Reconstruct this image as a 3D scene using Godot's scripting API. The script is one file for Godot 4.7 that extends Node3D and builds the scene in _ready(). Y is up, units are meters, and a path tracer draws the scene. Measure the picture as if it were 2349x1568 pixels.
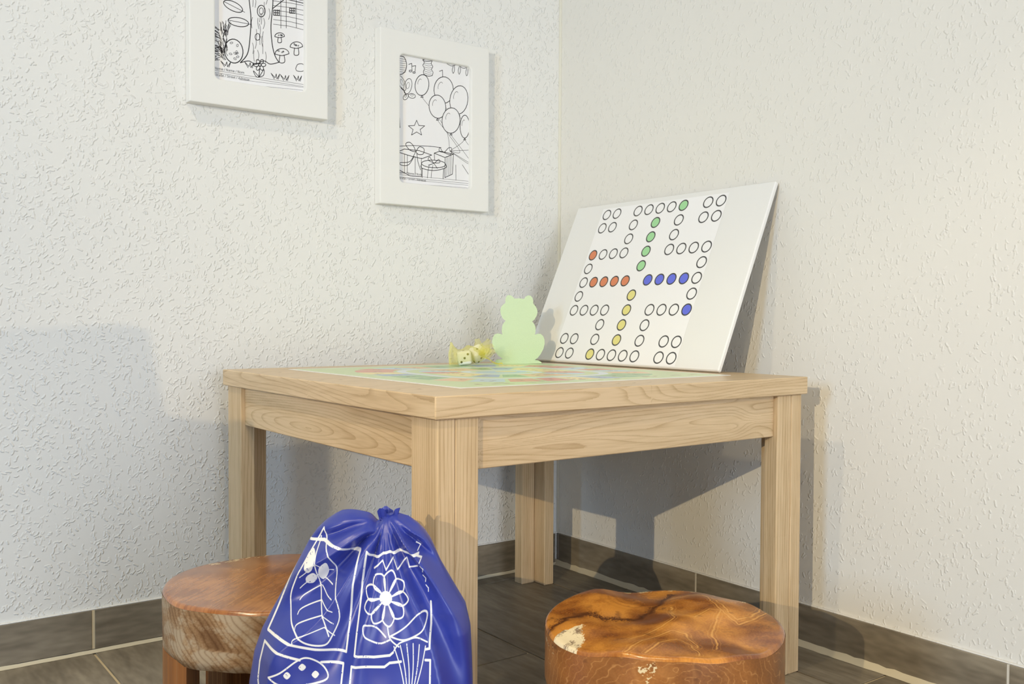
extends Node3D
# Play corner: the room's corner is the origin, the left wall is the plane z = 0 (x < 0),
# the right wall is the plane x = 0 (z > 0), y is up, metres.

var used := {}
var rng := RandomNumberGenerator.new()
const H := 0.53            # table height

# ------------------------------------------------------------------ mesh helpers
class MB:
	var st := SurfaceTool.new()
	var smooth := true
	func _init(is_smooth := true):
		smooth = is_smooth
		st.begin(Mesh.PRIMITIVE_TRIANGLES)
		st.set_smooth_group(0 if is_smooth else -1)
	func tri(a: Vector3, b: Vector3, c: Vector3, ua := Vector2.ZERO, ub := Vector2.ZERO, uc := Vector2.ZERO):
		# counter-clockwise seen from outside; written clockwise for the engine
		st.set_uv(ua); st.add_vertex(a)
		st.set_uv(uc); st.add_vertex(c)
		st.set_uv(ub); st.add_vertex(b)
	func quad(a: Vector3, b: Vector3, c: Vector3, d: Vector3, ua := Vector2.ZERO, ub := Vector2.ZERO, uc := Vector2.ZERO, ud := Vector2.ZERO):
		tri(a, b, c, ua, ub, uc)
		tri(a, c, d, ua, uc, ud)
	func tri_out(p: Array, u: Array, out: Vector3):
		var n: Vector3 = (p[1] - p[0]).cross(p[2] - p[0])
		if n.dot(out) >= 0.0: tri(p[0], p[1], p[2], u[0], u[1], u[2])
		else: tri(p[0], p[2], p[1], u[0], u[2], u[1])
	func quad_out(p: Array, u: Array, out: Vector3):
		var n: Vector3 = (p[1] - p[0]).cross(p[2] - p[0])
		if n.dot(out) >= 0.0: quad(p[0], p[1], p[2], p[3], u[0], u[1], u[2], u[3])
		else: quad(p[0], p[3], p[2], p[1], u[0], u[3], u[2], u[1])
	# rows of points; each row a ring (closed) or an open strip
	func loft(rows: Array, uvs: Array, closed := true):
		for i in rows.size() - 1:
			var a: PackedVector3Array = rows[i]
			var b: PackedVector3Array = rows[i + 1]
			var ua: PackedVector2Array = uvs[i]
			var ub: PackedVector2Array = uvs[i + 1]
			var n := a.size()
			for j in (n if closed else n - 1):
				var k := (j + 1) % n
				quad(a[j], a[k], b[k], b[j], ua[j], ua[k], ub[k], ub[j])
	func done() -> ArrayMesh:
		st.generate_normals()
		return st.commit()

func node_name(called: String) -> String:
	if not used.has(called):
		used[called] = 0
		return called
	used[called] += 1
	return "%s_%03d" % [called, used[called]]

func obj(parent: Node, called: String, mesh: Mesh, material: Material, at := Vector3.ZERO) -> MeshInstance3D:
	var o := MeshInstance3D.new()
	o.name = node_name(called) if parent == self else called
	o.mesh = mesh
	o.material_override = material
	o.position = at
	o.cast_shadow = GeometryInstance3D.SHADOW_CASTING_SETTING_ON
	parent.add_child(o, true)
	return o

func thing(called: String, label: String, category: String, at := Vector3.ZERO, group := "") -> Node3D:
	var o := Node3D.new()
	o.name = node_name(called)
	add_child(o, true)
	o.position = at
	tag(o, label, category, group)
	return o

func tag(o: Node, label: String, category: String, group := ""):
	o.set_meta("label", label)
	o.set_meta("category", category)
	if group: o.set_meta("group", group)

func struct(o: Node, label := "") -> Node:
	o.set_meta("kind", "structure")
	if label: o.set_meta("label", label)
	return o

func sub(parent: Node, called: String, at := Vector3.ZERO) -> Node3D:
	var o := Node3D.new()
	o.name = called
	parent.add_child(o, true)
	o.position = at
	return o

# box with chamfered edges; grain axis g runs along the texture's u; uv in metres / tile
func chamfer_box(size: Vector3, ch: float, g := 0, tile := Vector2(1, 1), off := Vector2.ZERO) -> ArrayMesh:
	var m := MB.new(false)
	var h := size * 0.5
	var uv := func(p: Vector3, n: int) -> Vector2:
		var a := g
		if n == g: a = (g + 1) % 3 if size[(g + 1) % 3] > size[(g + 2) % 3] else (g + 2) % 3
		var b := 3 - n - a
		return Vector2(p[a] / tile.x, p[b] / tile.y) + off + Vector2(0.0, 0.31 * n)
	for ax in 3:
		var u := (ax + 1) % 3
		var v := (ax + 2) % 3
		for s in [-1.0, 1.0]:
			var pts := []
			for c in [[-1, -1], [1, -1], [1, 1], [-1, 1]]:
				var p := Vector3.ZERO
				p[ax] = s * h[ax]; p[u] = c[0] * (h[u] - ch); p[v] = c[1] * (h[v] - ch)
				pts.append(p)
			var out := Vector3.ZERO
			out[ax] = s
			m.quad_out(pts, pts.map(func(p): return uv.call(p, ax)), out)
		if ch > 0.0:
			for su in [-1.0, 1.0]:
				for sv in [-1.0, 1.0]:
					var pts := []
					for c in [[0, -1], [0, 1], [1, 1], [1, -1]]:
						var p := Vector3.ZERO
						p[ax] = c[1] * (h[ax] - ch)
						if c[0] == 0:
							p[u] = su * h[u]; p[v] = sv * (h[v] - ch)
						else:
							p[u] = su * (h[u] - ch); p[v] = sv * h[v]
						pts.append(p)
					var out := Vector3.ZERO
					out[u] = su; out[v] = sv
					m.quad_out(pts, pts.map(func(p): return uv.call(p, u)), out)
	if ch > 0.0:
		for sx in [-1.0, 1.0]:
			for sy in [-1.0, 1.0]:
				for sz in [-1.0, 1.0]:
					var s := Vector3(sx, sy, sz)
					var pts := []
					for k in 3:
						var p := s * (h - Vector3.ONE * ch)
						p[k] = s[k] * h[k]
						pts.append(p)
					m.tri_out(pts, pts.map(func(p): return uv.call(p, 0)), s)
	return m.done()

# box with round edges and corners, smooth
func round_box(size: Vector3, r: float, n := 6) -> ArrayMesh:
	var m := MB.new(true)
	var h := size * 0.5
	for ax in 3:
		var u := (ax + 1) % 3
		var v := (ax + 2) % 3
		for s in [-1.0, 1.0]:
			var cu := round_ticks(h[u], r, n)
			var cv := round_ticks(h[v], r, n)
			for i in cu.size() - 1:
				for j in cv.size() - 1:
					var pts := []
					for c in [[0, 0], [1, 0], [1, 1], [0, 1]]:
						var p := Vector3.ZERO
						p[ax] = s * h[ax]; p[u] = cu[i + c[0]]; p[v] = cv[j + c[1]]
						var q := p.clamp(-(h - Vector3.ONE * r), h - Vector3.ONE * r)
						pts.append(q + (p - q).normalized() * r)
					var out := Vector3.ZERO
					out[ax] = s
					m.quad_out(pts, pts.map(func(p): return Vector2(p[u], p[v])), out)
	return m.done()

func round_ticks(h: float, r: float, n: int) -> PackedFloat32Array:
	var o := PackedFloat32Array()
	for i in n + 1: o.append(-h + r - r * tan((1.0 - float(i) / n) * PI / 4.0))
	for i in n + 1: o.append(h - r + r * tan(float(i) / n * PI / 4.0))
	return o

func ring(c: Vector3, ax: Vector3, ay: Vector3, r: float, n: int) -> PackedVector3Array:
	var o := PackedVector3Array()
	for i in n:
		var t := TAU * i / n
		o.append(c + ax * cos(t) * r + ay * sin(t) * r)
	return o

func tube(pts: Array, radius: float, n := 8) -> ArrayMesh:
	var m := MB.new(true)
	var rows := []
	var uvs := []
	var side := Vector3.UP
	for i in pts.size():
		var d: Vector3 = (pts[mini(i + 1, pts.size() - 1)] - pts[maxi(i - 1, 0)]).normalized()
		if absf(d.dot(side)) > 0.95: side = Vector3.RIGHT
		var a := d.cross(side).normalized()
		var b := a.cross(d).normalized()
		side = b
		rows.append(ring(pts[i], a, -b, radius, n))
		var uv := PackedVector2Array()
		for j in n: uv.append(Vector2(float(j) / n, i * 0.1))
		uvs.append(uv)
	m.loft(rows, uvs)
	for e in [0, rows.size() - 1]:
		var r: PackedVector3Array = rows[e]
		var out: Vector3 = (pts[0] - pts[1]) if e == 0 else (pts[-1] - pts[-2])
		for j in n: m.tri_out([pts[e], r[j], r[(j + 1) % n]], [Vector2.ZERO, Vector2.ZERO, Vector2.ZERO], out)
	return m.done()

func lathe(profile: Array, n := 32) -> ArrayMesh:
	var m := MB.new(true)
	var rows := []
	var uvs := []
	for p in profile:
		rows.append(ring(Vector3(0, p.y, 0), Vector3.RIGHT, Vector3.FORWARD, maxf(p.x, 0.0001), n))
		var uv := PackedVector2Array()
		for j in n: uv.append(Vector2(float(j) / n, p.y))
		uvs.append(uv)
	m.loft(rows, uvs)
	return m.done()

# prism of a flat outline (x, y), thickness along z
func prism(outline: PackedVector2Array, depth: float, ch := 0.0) -> ArrayMesh:
	var m := MB.new(false)
	var poly := outline
	if Geometry2D.is_polygon_clockwise(poly): poly.reverse()
	var inner := poly
	var ids := Geometry2D.triangulate_polygon(inner)
	for k in range(0, ids.size(), 3):
		var a := inner[ids[k]]; var b := inner[ids[k + 1]]; var c := inner[ids[k + 2]]
		m.tri_out([Vector3(a.x, a.y, depth), Vector3(b.x, b.y, depth), Vector3(c.x, c.y, depth)], [a, b, c], Vector3.BACK)
		m.tri_out([Vector3(a.x, a.y, 0), Vector3(b.x, b.y, 0), Vector3(c.x, c.y, 0)], [a, b, c], Vector3.FORWARD)
	for i in poly.size():
		var a := poly[i]; var b := poly[(i + 1) % poly.size()]
		m.quad(Vector3(a.x, a.y, 0), Vector3(b.x, b.y, 0), Vector3(b.x, b.y, depth), Vector3(a.x, a.y, depth), a, b, b, a)
	return m.done()

func smooth_pts(pts: Array, closed := false, n := 6) -> PackedVector2Array:
	var o := PackedVector2Array()
	var c := pts.size()
	for i in (c if closed else c - 1):
		var p0: Vector2 = pts[(i - 1 + c) % c] if closed or i > 0 else pts[i]
		var p1: Vector2 = pts[i]
		var p2: Vector2 = pts[(i + 1) % c]
		var p3: Vector2 = pts[(i + 2) % c] if closed or i + 2 < c else p2
		for k in n: o.append(p1.cubic_interpolate(p2, p0, p3, float(k) / n))
	if not closed: o.append(pts[-1])
	return o

# ------------------------------------------------------------------ texture helpers
func plain(color: Color, rough := 0.6, spec := 0.5) -> StandardMaterial3D:
	var m := StandardMaterial3D.new()
	m.albedo_color = color
	m.roughness = rough
	m.metallic_specular = spec
	return m

func textured(img: Image, rough := 0.6, spec := 0.5) -> StandardMaterial3D:
	var m := plain(Color.WHITE, rough, spec)
	m.albedo_texture = ImageTexture.create_from_image(img)
	m.texture_repeat = true
	return m

func noise_field(w: int, h: int, seed_: int, freq: float, oct := 3) -> PackedByteArray:
	var n := FastNoiseLite.new()
	n.seed = seed_
	n.noise_type = FastNoiseLite.TYPE_SIMPLEX_SMOOTH
	n.frequency = freq
	n.fractal_type = FastNoiseLite.FRACTAL_FBM
	n.fractal_octaves = oct
	var im := n.get_seamless_image(w, h)
	im.convert(Image.FORMAT_L8)
	return im.get_data()

func mixc(a: Color, b: Color, t: float) -> Color:
	return a.lerp(b, clampf(t, 0.0, 1.0))

# light wood, 1 m along u, 0.25 m along v
func table_wood(seed_: int, lines: float, warp: float, arch: bool) -> Image:
	var w := 1024
	var h := 512
	var low := stretched(128, 256, w, h, seed_, 0.009, 2)
	var fine := stretched(128, 512, w, h, seed_ + 1, 0.10, 2)
	var tone := stretched(64, 256, w, h, seed_ + 2, 0.03, 2)
	var data := PackedByteArray()
	data.resize(w * h * 3)
	var c0 := Color(0.845, 0.745, 0.600)
	var c1 := Color(0.660, 0.545, 0.385)
	var at := 0
	for y in h:
		var v := float(y) / h
		for x in w:
			var u := float(x) / w
			var n := low[y * w + x] / 255.0 - 0.5
			var f := fine[y * w + x] / 255.0 - 0.5
			var tn := tone[y * w + x] / 255.0 - 0.5
			var t: float
			if arch:
				var du := (u - 0.42) * 1.9
				var dv := (v - 0.36) * 1.5
				t = sqrt(du * du * 0.42 + dv * dv * 3.0) * lines * 0.55 + n * warp
			else:
				t = v * lines + n * warp
			var q := t - floorf(t)
			var line := clampf((q - 0.55) / 0.40, 0.0, 1.0)
			line = line * line * (1.0 if q < 0.96 else (1.0 - q) / 0.04)
			var k := clampf(line * 0.50 + f * 0.34 + tn * 0.40 + 0.12, 0.0, 1.0)
			data[at] = int(255.0 * (c0.r + (c1.r - c0.r) * k))
			data[at + 1] = int(255.0 * (c0.g + (c1.g - c0.g) * k))
			data[at + 2] = int(255.0 * (c0.b + (c1.b - c0.b) * k))
			at += 3
	return Image.create_from_data(w, h, false, Image.FORMAT_RGB8, data)

# stone-grey wood-look tile, streaks along v (1 m x 1 m)
func tile_stone(seed_: int) -> Image:
	var w := 512
	var h := 512
	var s1 := stretched(64, 512, w, h, seed_, 0.05, 3)
	var s2 := stretched(128, 512, w, h, seed_ + 1, 0.16, 2)
	var s3 := stretched(128, 128, w, h, seed_ + 2, 0.02, 2)
	var data := PackedByteArray()
	data.resize(w * h * 3)
	var c0 := Color(0.420, 0.385, 0.330)
	var c1 := Color(0.620, 0.580, 0.510)
	var at := 0
	for y in h:
		for x in w:
			var k := 0.5 + (s1[y * w + x] / 255.0 - 0.5) * 0.7 + (s2[y * w + x] / 255.0 - 0.5) * 0.45 + (s3[y * w + x] / 255.0 - 0.5) * 0.5
			k = clampf(k, 0.0, 1.0)
			data[at] = int(255.0 * (c0.r + (c1.r - c0.r) * k))
			data[at + 1] = int(255.0 * (c0.g + (c1.g - c0.g) * k))
			data[at + 2] = int(255.0 * (c0.b + (c1.b - c0.b) * k))
			at += 3
	return Image.create_from_data(w, h, false, Image.FORMAT_RGB8, data)

# woodchip wallpaper relief, tile of 0.9 m
func woodchip(seed_: int, chips: int, spread: float) -> Image:
	var n := 1536
	var r := RandomNumberGenerator.new()
	r.seed = seed_
	var base := stretched(256, 256, n, n, seed_, 0.02, 3)
	var buf := PackedByteArray()
	buf.resize(n * n)
	for i in n * n: buf[i] = 30 + (base[i] >> 3)
	for k in chips:
		var c := Vector2(r.randf() * n, r.randf() * n)
		var a := r.randfn(1.35, spread)
		var len := r.randf_range(1.0, 7.5)
		var wid := r.randf_range(0.6, 1.8)
		var top := r.randf_range(30.0, 120.0)
		var d := Vector2(cos(a), sin(a)) * len
		var bend := Vector2(-d.y, d.x) * r.randf_range(-0.35, 0.35)
		var reach := int(len + wid + 4.0)
		for yy in range(-reach, reach + 1):
			for xx in range(-reach, reach + 1):
				var p := Vector2(xx, yy)
				var t := clampf(p.dot(d) / d.length_squared(), -1.0, 1.0)
				var l := (p - d * t - bend * (t * t - 0.5)).length()
				if l > wid + 2.5: continue
				var hgt := clampf((wid + 2.5 - l) / 3.2, 0.0, 1.0)
				var i := posmod(int(c.y) + yy, n) * n + posmod(int(c.x) + xx, n)
				buf[i] = mini(255, maxi(buf[i], int(46.0 + top * hgt * hgt * (3.0 - 2.0 * hgt))))
	return Image.create_from_data(n, n, false, Image.FORMAT_L8, buf)

# smooth noise made small and stretched to w x h
func stretched(sw: int, sh: int, w: int, h: int, seed_: int, freq: float, oct := 3) -> PackedByteArray:
	var im := Image.create_from_data(sw, sh, false, Image.FORMAT_L8, noise_field(sw, sh, seed_, freq, oct))
	im.resize(w, h, Image.INTERPOLATE_CUBIC)
	return im.get_data()

# ink: a stroke of round brush along points (pixel units)
func ink(img: Image, pts: PackedVector2Array, width: float, col: Color):
	var w := img.get_width()
	var h := img.get_height()
	var r := width * 0.5
	for i in pts.size() - 1:
		var a := pts[i]
		var b := pts[i + 1]
		var ab := b - a
		var l2 := maxf(ab.length_squared(), 1e-6)
		for y in range(maxi(0, int(minf(a.y, b.y) - r - 1)), mini(h - 1, int(maxf(a.y, b.y) + r + 1)) + 1):
			for x in range(maxi(0, int(minf(a.x, b.x) - r - 1)), mini(w - 1, int(maxf(a.x, b.x) + r + 1)) + 1):
				var p := Vector2(x, y)
				var d := (p - a - ab * clampf((p - a).dot(ab) / l2, 0.0, 1.0)).length()
				var k := clampf(r + 0.5 - d, 0.0, 1.0)
				if k > 0.0: img.set_pixel(x, y, img.get_pixel(x, y).lerp(col, k))

func fill_poly(img: Image, pts: PackedVector2Array, col: Color):
	var lo := pts[0]
	var hi := pts[0]
	for p in pts:
		lo = lo.min(p); hi = hi.max(p)
	for y in range(maxi(0, int(lo.y)), mini(img.get_height() - 1, int(hi.y)) + 1):
		var xs := []
		for i in pts.size():
			var a := pts[i]; var b := pts[(i + 1) % pts.size()]
			if (a.y <= y) != (b.y <= y): xs.append(a.x + (y - a.y) / (b.y - a.y) * (b.x - a.x))
		xs.sort()
		for k in range(0, xs.size() - 1, 2):
			var x0 := maxi(0, int(ceil(xs[k])))
			var x1 := mini(img.get_width() - 1, int(floor(xs[k + 1])))
			if x1 >= x0: img.fill_rect(Rect2i(x0, y, x1 - x0 + 1, 1), col)

func oval(c: Vector2, rx: float, ry: float, turn := 0.0, n := 26, from := 0.0, to := TAU) -> PackedVector2Array:
	var o := PackedVector2Array()
	for i in n + 1:
		var t := from + (to - from) * i / n
		o.append(c + Vector2(cos(t) * rx, sin(t) * ry).rotated(turn))
	return o

# ------------------------------------------------------------------ the scene
func _ready():
	rng.seed = 20240517
	camera_and_light()
	build_room()
	build_table()
	build_frames()
	build_game_board()
	build_stools()
	build_bag()
	build_frog()
	build_pouch()
	build_outside_frame()

const EYE := Vector3(-1.55415, 0.63208, 1.91113)
var key_at := Vector3(-4.63, 1.59, 3.13)
var downlights := [
	[Vector3(-1.37, 2.5, 1.87), 1.2, 49.0, 0.25, "round ceiling downlight over the middle of the play corner"],
	[Vector3(-1.95, 2.5, 0.95), 1.8, 70.0, 0.8, "round ceiling downlight beside the white wall"],
	[Vector3(-2.45, 2.5, 1.9), 2.4, 49.0, 0.35, "round ceiling downlight added to warm the lower left wall"],  # added to brighten the lower left wall with warm light
	[Vector3(-3.2, 2.5, 3.2), 1.2, 70.0, 0.8, "round ceiling downlight added for general fill by the back wall"],  # added for general fill light
]

func camera_and_light():
	var yaw := 0.63383
	var pitch := 0.02486
	var roll := 0.0043
	var f := Vector3(sin(yaw) * cos(pitch), -sin(pitch), -cos(yaw) * cos(pitch))
	var r := Vector3(cos(yaw), 0, sin(yaw))
	var u := r.cross(f)
	var cam := Camera3D.new()
	cam.name = "camera"
	var rr := r * cos(roll) + u * sin(roll)
	var uu := u * cos(roll) - r * sin(roll)
	cam.transform = Transform3D(Basis(rr, uu, -f), EYE)
	cam.fov = rad_to_deg(2.0 * atan(784.0 / 2193.378))
	cam.near = 0.02
	cam.far = 60.0
	add_child(cam)
	cam.current = true
	var env := Environment.new()
	env.background_mode = Environment.BG_COLOR
	env.background_color = Color(0.75, 0.82, 0.9)
	env.background_energy_multiplier = 0.3
	env.tonemap_mode = Environment.TONE_MAPPER_LINEAR
	env.tonemap_exposure = 1.04
	env.sdfgi_enabled = true
	env.ssao_enabled = true
	env.ssil_enabled = true
	var we := WorldEnvironment.new()
	we.environment = env
	add_child(we)
	# daylight of the narrow window in the far wall (cool)
	area_light(Vector3(-5.42, 1.5, 2.45), Vector3.RIGHT, Vector2(0.6, 1.0), Color(0.67, 0.84, 1.0), 8.6)
	# added soft fill from behind the camera, as from a glazed door
	area_light(Vector3(-1.15, 0.85, 4.52), Vector3.FORWARD, Vector2(1.7, 1.6), Color(0.94, 0.96, 1.0), 4.0)
	# ceiling downlights (warm): place, strength, half angle, softness of the cone's edge
	for a in downlights:
		var s := SpotLight3D.new()
		s.position = a[0] + Vector3(0, -0.02, 0)
		s.rotation_degrees = Vector3(-90, 0, 0)
		s.spot_range = 12.0
		s.spot_attenuation = 2.0
		s.spot_angle = a[2]
		s.spot_angle_attenuation = a[3]
		s.light_color = Color(1.0, 0.92, 0.76)
		s.light_energy = a[1]
		s.light_size = 0.04
		s.shadow_enabled = true
		add_child(s)
	# the small spot head of the floor lamp, aimed at the beige wall: hard, warm
	var k := SpotLight3D.new()
	k.look_at_from_position(key_at, Vector3(0.0, 0.90, 0.62), Vector3.UP)
	k.spot_range = 14.0
	k.spot_attenuation = 2.0
	k.spot_angle = 18.0
	k.spot_angle_attenuation = 0.9
	k.light_color = Color(1.0, 0.905, 0.72)
	k.light_energy = 8.8
	k.light_size = 0.006
	k.shadow_enabled = true
	add_child(k)

func area_light(at: Vector3, towards: Vector3, size: Vector2, color: Color, energy: float):
	var l := AreaLight3D.new()
	l.area_size = size
	l.light_color = color
	l.light_energy = energy
	l.area_normalize_energy = true
	l.area_range = 14.0
	l.area_attenuation = 2.0
	l.shadow_enabled = true
	l.position = at
	add_child(l)
	l.look_at_from_position(at, at + towards, Vector3.UP)

# ---------------------------------------------------------------- room
func build_room():
	var chips := ImageTexture.create_from_image(woodchip(11, 9500, 0.80))
	var chips2 := ImageTexture.create_from_image(woodchip(12, 5000, 0.45))
	var lm := plain(Color(0.915, 0.915, 0.905), 0.85, 0.3)
	lm.heightmap_enabled = true
	lm.heightmap_texture = chips
	lm.heightmap_scale = 0.25
	lm.uv1_scale = Vector3(1.0 / 0.9, 1.0 / 0.9, 1)
	var rm := plain(Color(0.900, 0.893, 0.872), 0.85, 0.3)
	rm.heightmap_enabled = true
	rm.heightmap_texture = chips2
	rm.heightmap_scale = 0.18
	rm.uv1_scale = Vector3(1.0 / 0.9, 1.0 / 0.9, 1)
	var wm := plain(Color(0.48, 0.46, 0.43), 0.9, 0.3)
	var tilet := 0.008
	struct(obj(self, "wall_left", chamfer_box(Vector3(5.6, 2.7, 0.12), 0.0, 0), lm, Vector3(-2.68, 1.25, -0.06)))
	struct(obj(self, "wall_right", chamfer_box(Vector3(0.12, 2.7, 4.7), 0.0, 2), rm, Vector3(0.06, 1.25, 2.35)))
	# far wall with the narrow window, back wall with the added glazed door
	var far_ := struct(sub(self, "wall_far"))
	for b in [[Vector3(0.12, 2.7, 2.15), Vector3(-5.5, 1.25, 1.075)], [Vector3(0.12, 2.7, 1.85), Vector3(-5.5, 1.25, 3.675)], [Vector3(0.12, 1.1, 0.6), Vector3(-5.5, 0.45, 2.45)], [Vector3(0.12, 0.6, 0.6), Vector3(-5.5, 2.3, 2.45)]]:
		obj(far_, "wall_panel", chamfer_box(b[0], 0.0), wm, b[1])
	var back := struct(sub(self, "wall_back"))
	for b in [[Vector3(3.71, 2.7, 0.12), Vector3(-3.705, 1.25, 4.66)], [Vector3(0.15, 2.7, 0.12), Vector3(-0.075, 1.25, 4.66)], [Vector3(1.7, 0.4, 0.12), Vector3(-1.0, 2.4, 4.66)]]:
		obj(back, "wall_panel", chamfer_box(b[0], 0.0), wm, b[1])
	struct(obj(self, "ceiling", chamfer_box(Vector3(5.7, 0.1, 4.9), 0.0), plain(Color(0.74, 0.72, 0.69), 0.9, 0.2), Vector3(-2.7, 2.55, 2.3)))
	# window and added door: frame and a pane that glows as daylight
	var glow := plain(Color(0.9, 0.95, 1.0), 0.4)
	glow.emission_enabled = true
	glow.emission = Color(0.85, 0.92, 1.0)
	glow.emission_energy_multiplier = 0.5
	var wf := plain(Color(0.93, 0.93, 0.93), 0.4)
	var w1 := struct(sub(self, "window_1", Vector3(-5.5, 1.5, 2.45)))
	obj(w1, "pane", chamfer_box(Vector3(0.01, 1.0, 0.6), 0.0), glow)
	for s in [-1, 1]:
		obj(w1, "window_frame", chamfer_box(Vector3(0.06, 1.08, 0.04), 0.004), wf, Vector3(0.02, 0, 0.3 * s))
		obj(w1, "window_frame", chamfer_box(Vector3(0.06, 0.04, 0.6), 0.004), wf, Vector3(0.02, 0.5 * s, 0))
	var w2 := struct(sub(self, "added_door_1", Vector3(-1.0, 1.1, 4.62)))  # unseen door, added to carry the fill light
	obj(w2, "pane", chamfer_box(Vector3(1.7, 2.2, 0.01), 0.0), glow)
	for s in [-1, 1]:
		obj(w2, "added_door_frame", chamfer_box(Vector3(0.06, 2.2, 0.06), 0.004), wf, Vector3(0.85 * s, 0, -0.02))
	obj(w2, "added_door_frame", chamfer_box(Vector3(1.7, 0.06, 0.06), 0.004), wf, Vector3(0, 1.08, -0.02))
	# floor: grout bed and single tiles
	var grout := plain(Color(0.82, 0.76, 0.64), 0.9, 0.2)
	var fl := struct(obj(self, "floor", chamfer_box(Vector3(5.7, 0.1, 4.9), 0.0), grout, Vector3(-2.7, -0.0525, 2.3)))
	var tms := []
	for k in 3:
		var m := textured(tile_stone(31 + 7 * k), 0.42, 0.45)
		tms.append(m)
	var edges_x := [-0.1305, -0.4635, -0.7965, -1.1295, -1.4625, -1.7955, -2.1285, -2.4615]
	var starts := [0.947, 0.720, 0.486, 0.340, 0.56, 0.44, 0.2, 0.6]
	var joint := 0.005
	for c in edges_x.size():
		var x1: float = -0.006 if c == 0 else edges_x[c - 1] - joint * 0.5
		var x0: float = edges_x[c] + joint * 0.5
		var zs := [0.006]
		var z: float = fposmod(starts[c], 0.667)
		if z < 0.03: z += 0.667
		while z < 3.2:
			zs.append(z)
			z += 0.667
		for i in zs.size() - 1:
			var z0: float = zs[i] + (joint * 0.5 if i else 0.0)
			var z1: float = zs[i + 1] - joint * 0.5
			obj(fl, "floor_tile", chamfer_box(Vector3(x1 - x0, 0.01, z1 - z0), 0.0008, 2, Vector2(1, 1), Vector2(0.37 * c, 0.23 * i + 0.11 * c)), tms[(c * 2 + i) % 3], Vector3((x0 + x1) * 0.5, 0.0475, (z0 + z1) * 0.5) + Vector3(2.7, 0, -2.3))
	# the rest of the floor, never in view, in one larger slab
	obj(fl, "floor_rest", chamfer_box(Vector3(2.98, 0.01, 4.5), 0.001, 2), tms[0], Vector3(-3.955, 0.0475, 2.3) + Vector3(2.7, 0, -2.3))
	# skirting tiles
	var hb := 0.0797
	var bl := struct(sub(self, "baseboard_left"))
	var xs := [-0.012, -0.4635, -1.1295, -1.7965, -2.4635, -3.13]
	for i in xs.size() - 1:
		var w: float = xs[i] - xs[i + 1] - 0.005
		obj(bl, "skirting_tile", chamfer_box(Vector3(w, hb - 0.006, tilet - 0.0005), 0.0008, 0, Vector2(1, 1), Vector2(0.31 * i, 0.2)), tms_for(tms, i), Vector3((xs[i] + xs[i + 1]) * 0.5, (hb + 0.006) * 0.5, tilet * 0.5 + 0.0002))
		obj(bl, "grout_joint", chamfer_box(Vector3(0.0052, hb - 0.007, tilet - 0.0015), 0.0), grout, Vector3(xs[i + 1], (hb + 0.006) * 0.5, tilet * 0.5 - 0.0003))
	var br := struct(sub(self, "baseboard_right"))
	var zz := [0.012, 0.4848, 1.1571, 1.829, 2.501]
	var pale := plain(Color(0.86, 0.84, 0.80), 0.8, 0.3)
	for i in zz.size() - 1:
		var w: float = zz[i + 1] - zz[i] - 0.004
		obj(br, "skirting_tile", chamfer_box(Vector3(tilet - 0.0005, hb - 0.006, w), 0.0008, 2, Vector2(1, 1), Vector2(0.17 * i, 0.6)), tms_for(tms, i + 1), Vector3(-tilet * 0.5 - 0.0002, (hb + 0.006) * 0.5, (zz[i] + zz[i + 1]) * 0.5))
		obj(br, "grout_joint", chamfer_box(Vector3(tilet - 0.0015, hb - 0.007, 0.0042), 0.0), pale, Vector3(-tilet * 0.5 + 0.0003, (hb + 0.006) * 0.5, zz[i + 1]))
	# sealant between skirting and floor, and the thin bead on top
	var seal := plain(Color(0.83, 0.79, 0.69), 0.6, 0.4)
	obj(bl, "floor_sealant", bead(3.3, 0.0048, 5), seal).rotation.y = PI
	var sr := obj(br, "floor_sealant", bead(2.6, 0.010, 6), seal, Vector3(0, 0, 0))
	sr.rotation.y = PI / 2
	sr.scale = Vector3(-1, 1, 1)
	obj(bl, "top_bead", chamfer_box(Vector3(3.2, 0.003, 0.006), 0.001), lm, Vector3(-1.6, hb + 0.0012, 0.003))
	obj(br, "top_bead", chamfer_box(Vector3(0.006, 0.003, 2.5), 0.001), rm, Vector3(-0.003, hb + 0.0012, 1.25))
	# acrylic bead up the room corner
	struct(obj(self, "trim_1", tube([Vector3(-0.001, hb, 0.001), Vector3(-0.001, 1.2, 0.001), Vector3(-0.001, 2.5, 0.001)], 0.0042, 8), plain(Color(0.88, 0.87, 0.82), 0.6, 0.4)))

func tms_for(tms: Array, i: int) -> StandardMaterial3D:
	return tms[i % tms.size()]

# triangular, slightly uneven bead of sealant along +x, in the angle of y = 0 and z = 0 (towards -z)
func bead(length: float, size: float, seed_: int) -> ArrayMesh:
	var r := RandomNumberGenerator.new()
	r.seed = seed_
	var m := MB.new(true)
	var rows := []
	var uvs := []
	var n := 160
	for i in n + 1:
		var x := length * i / n
		var a := size * r.randf_range(0.85, 1.12)
		var b := 0.009 + size * r.randf_range(0.85, 1.12)
		rows.append(PackedVector3Array([Vector3(x, 0.0005, -b), Vector3(x, a * 0.42, -0.008 - a * 0.42), Vector3(x, a + 0.001, -0.0078)]))
		uvs.append(PackedVector2Array([Vector2(x, 0), Vector2(x, 0.5), Vector2(x, 1)]))
	m.loft(rows, uvs, false)
	return m.done()

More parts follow.
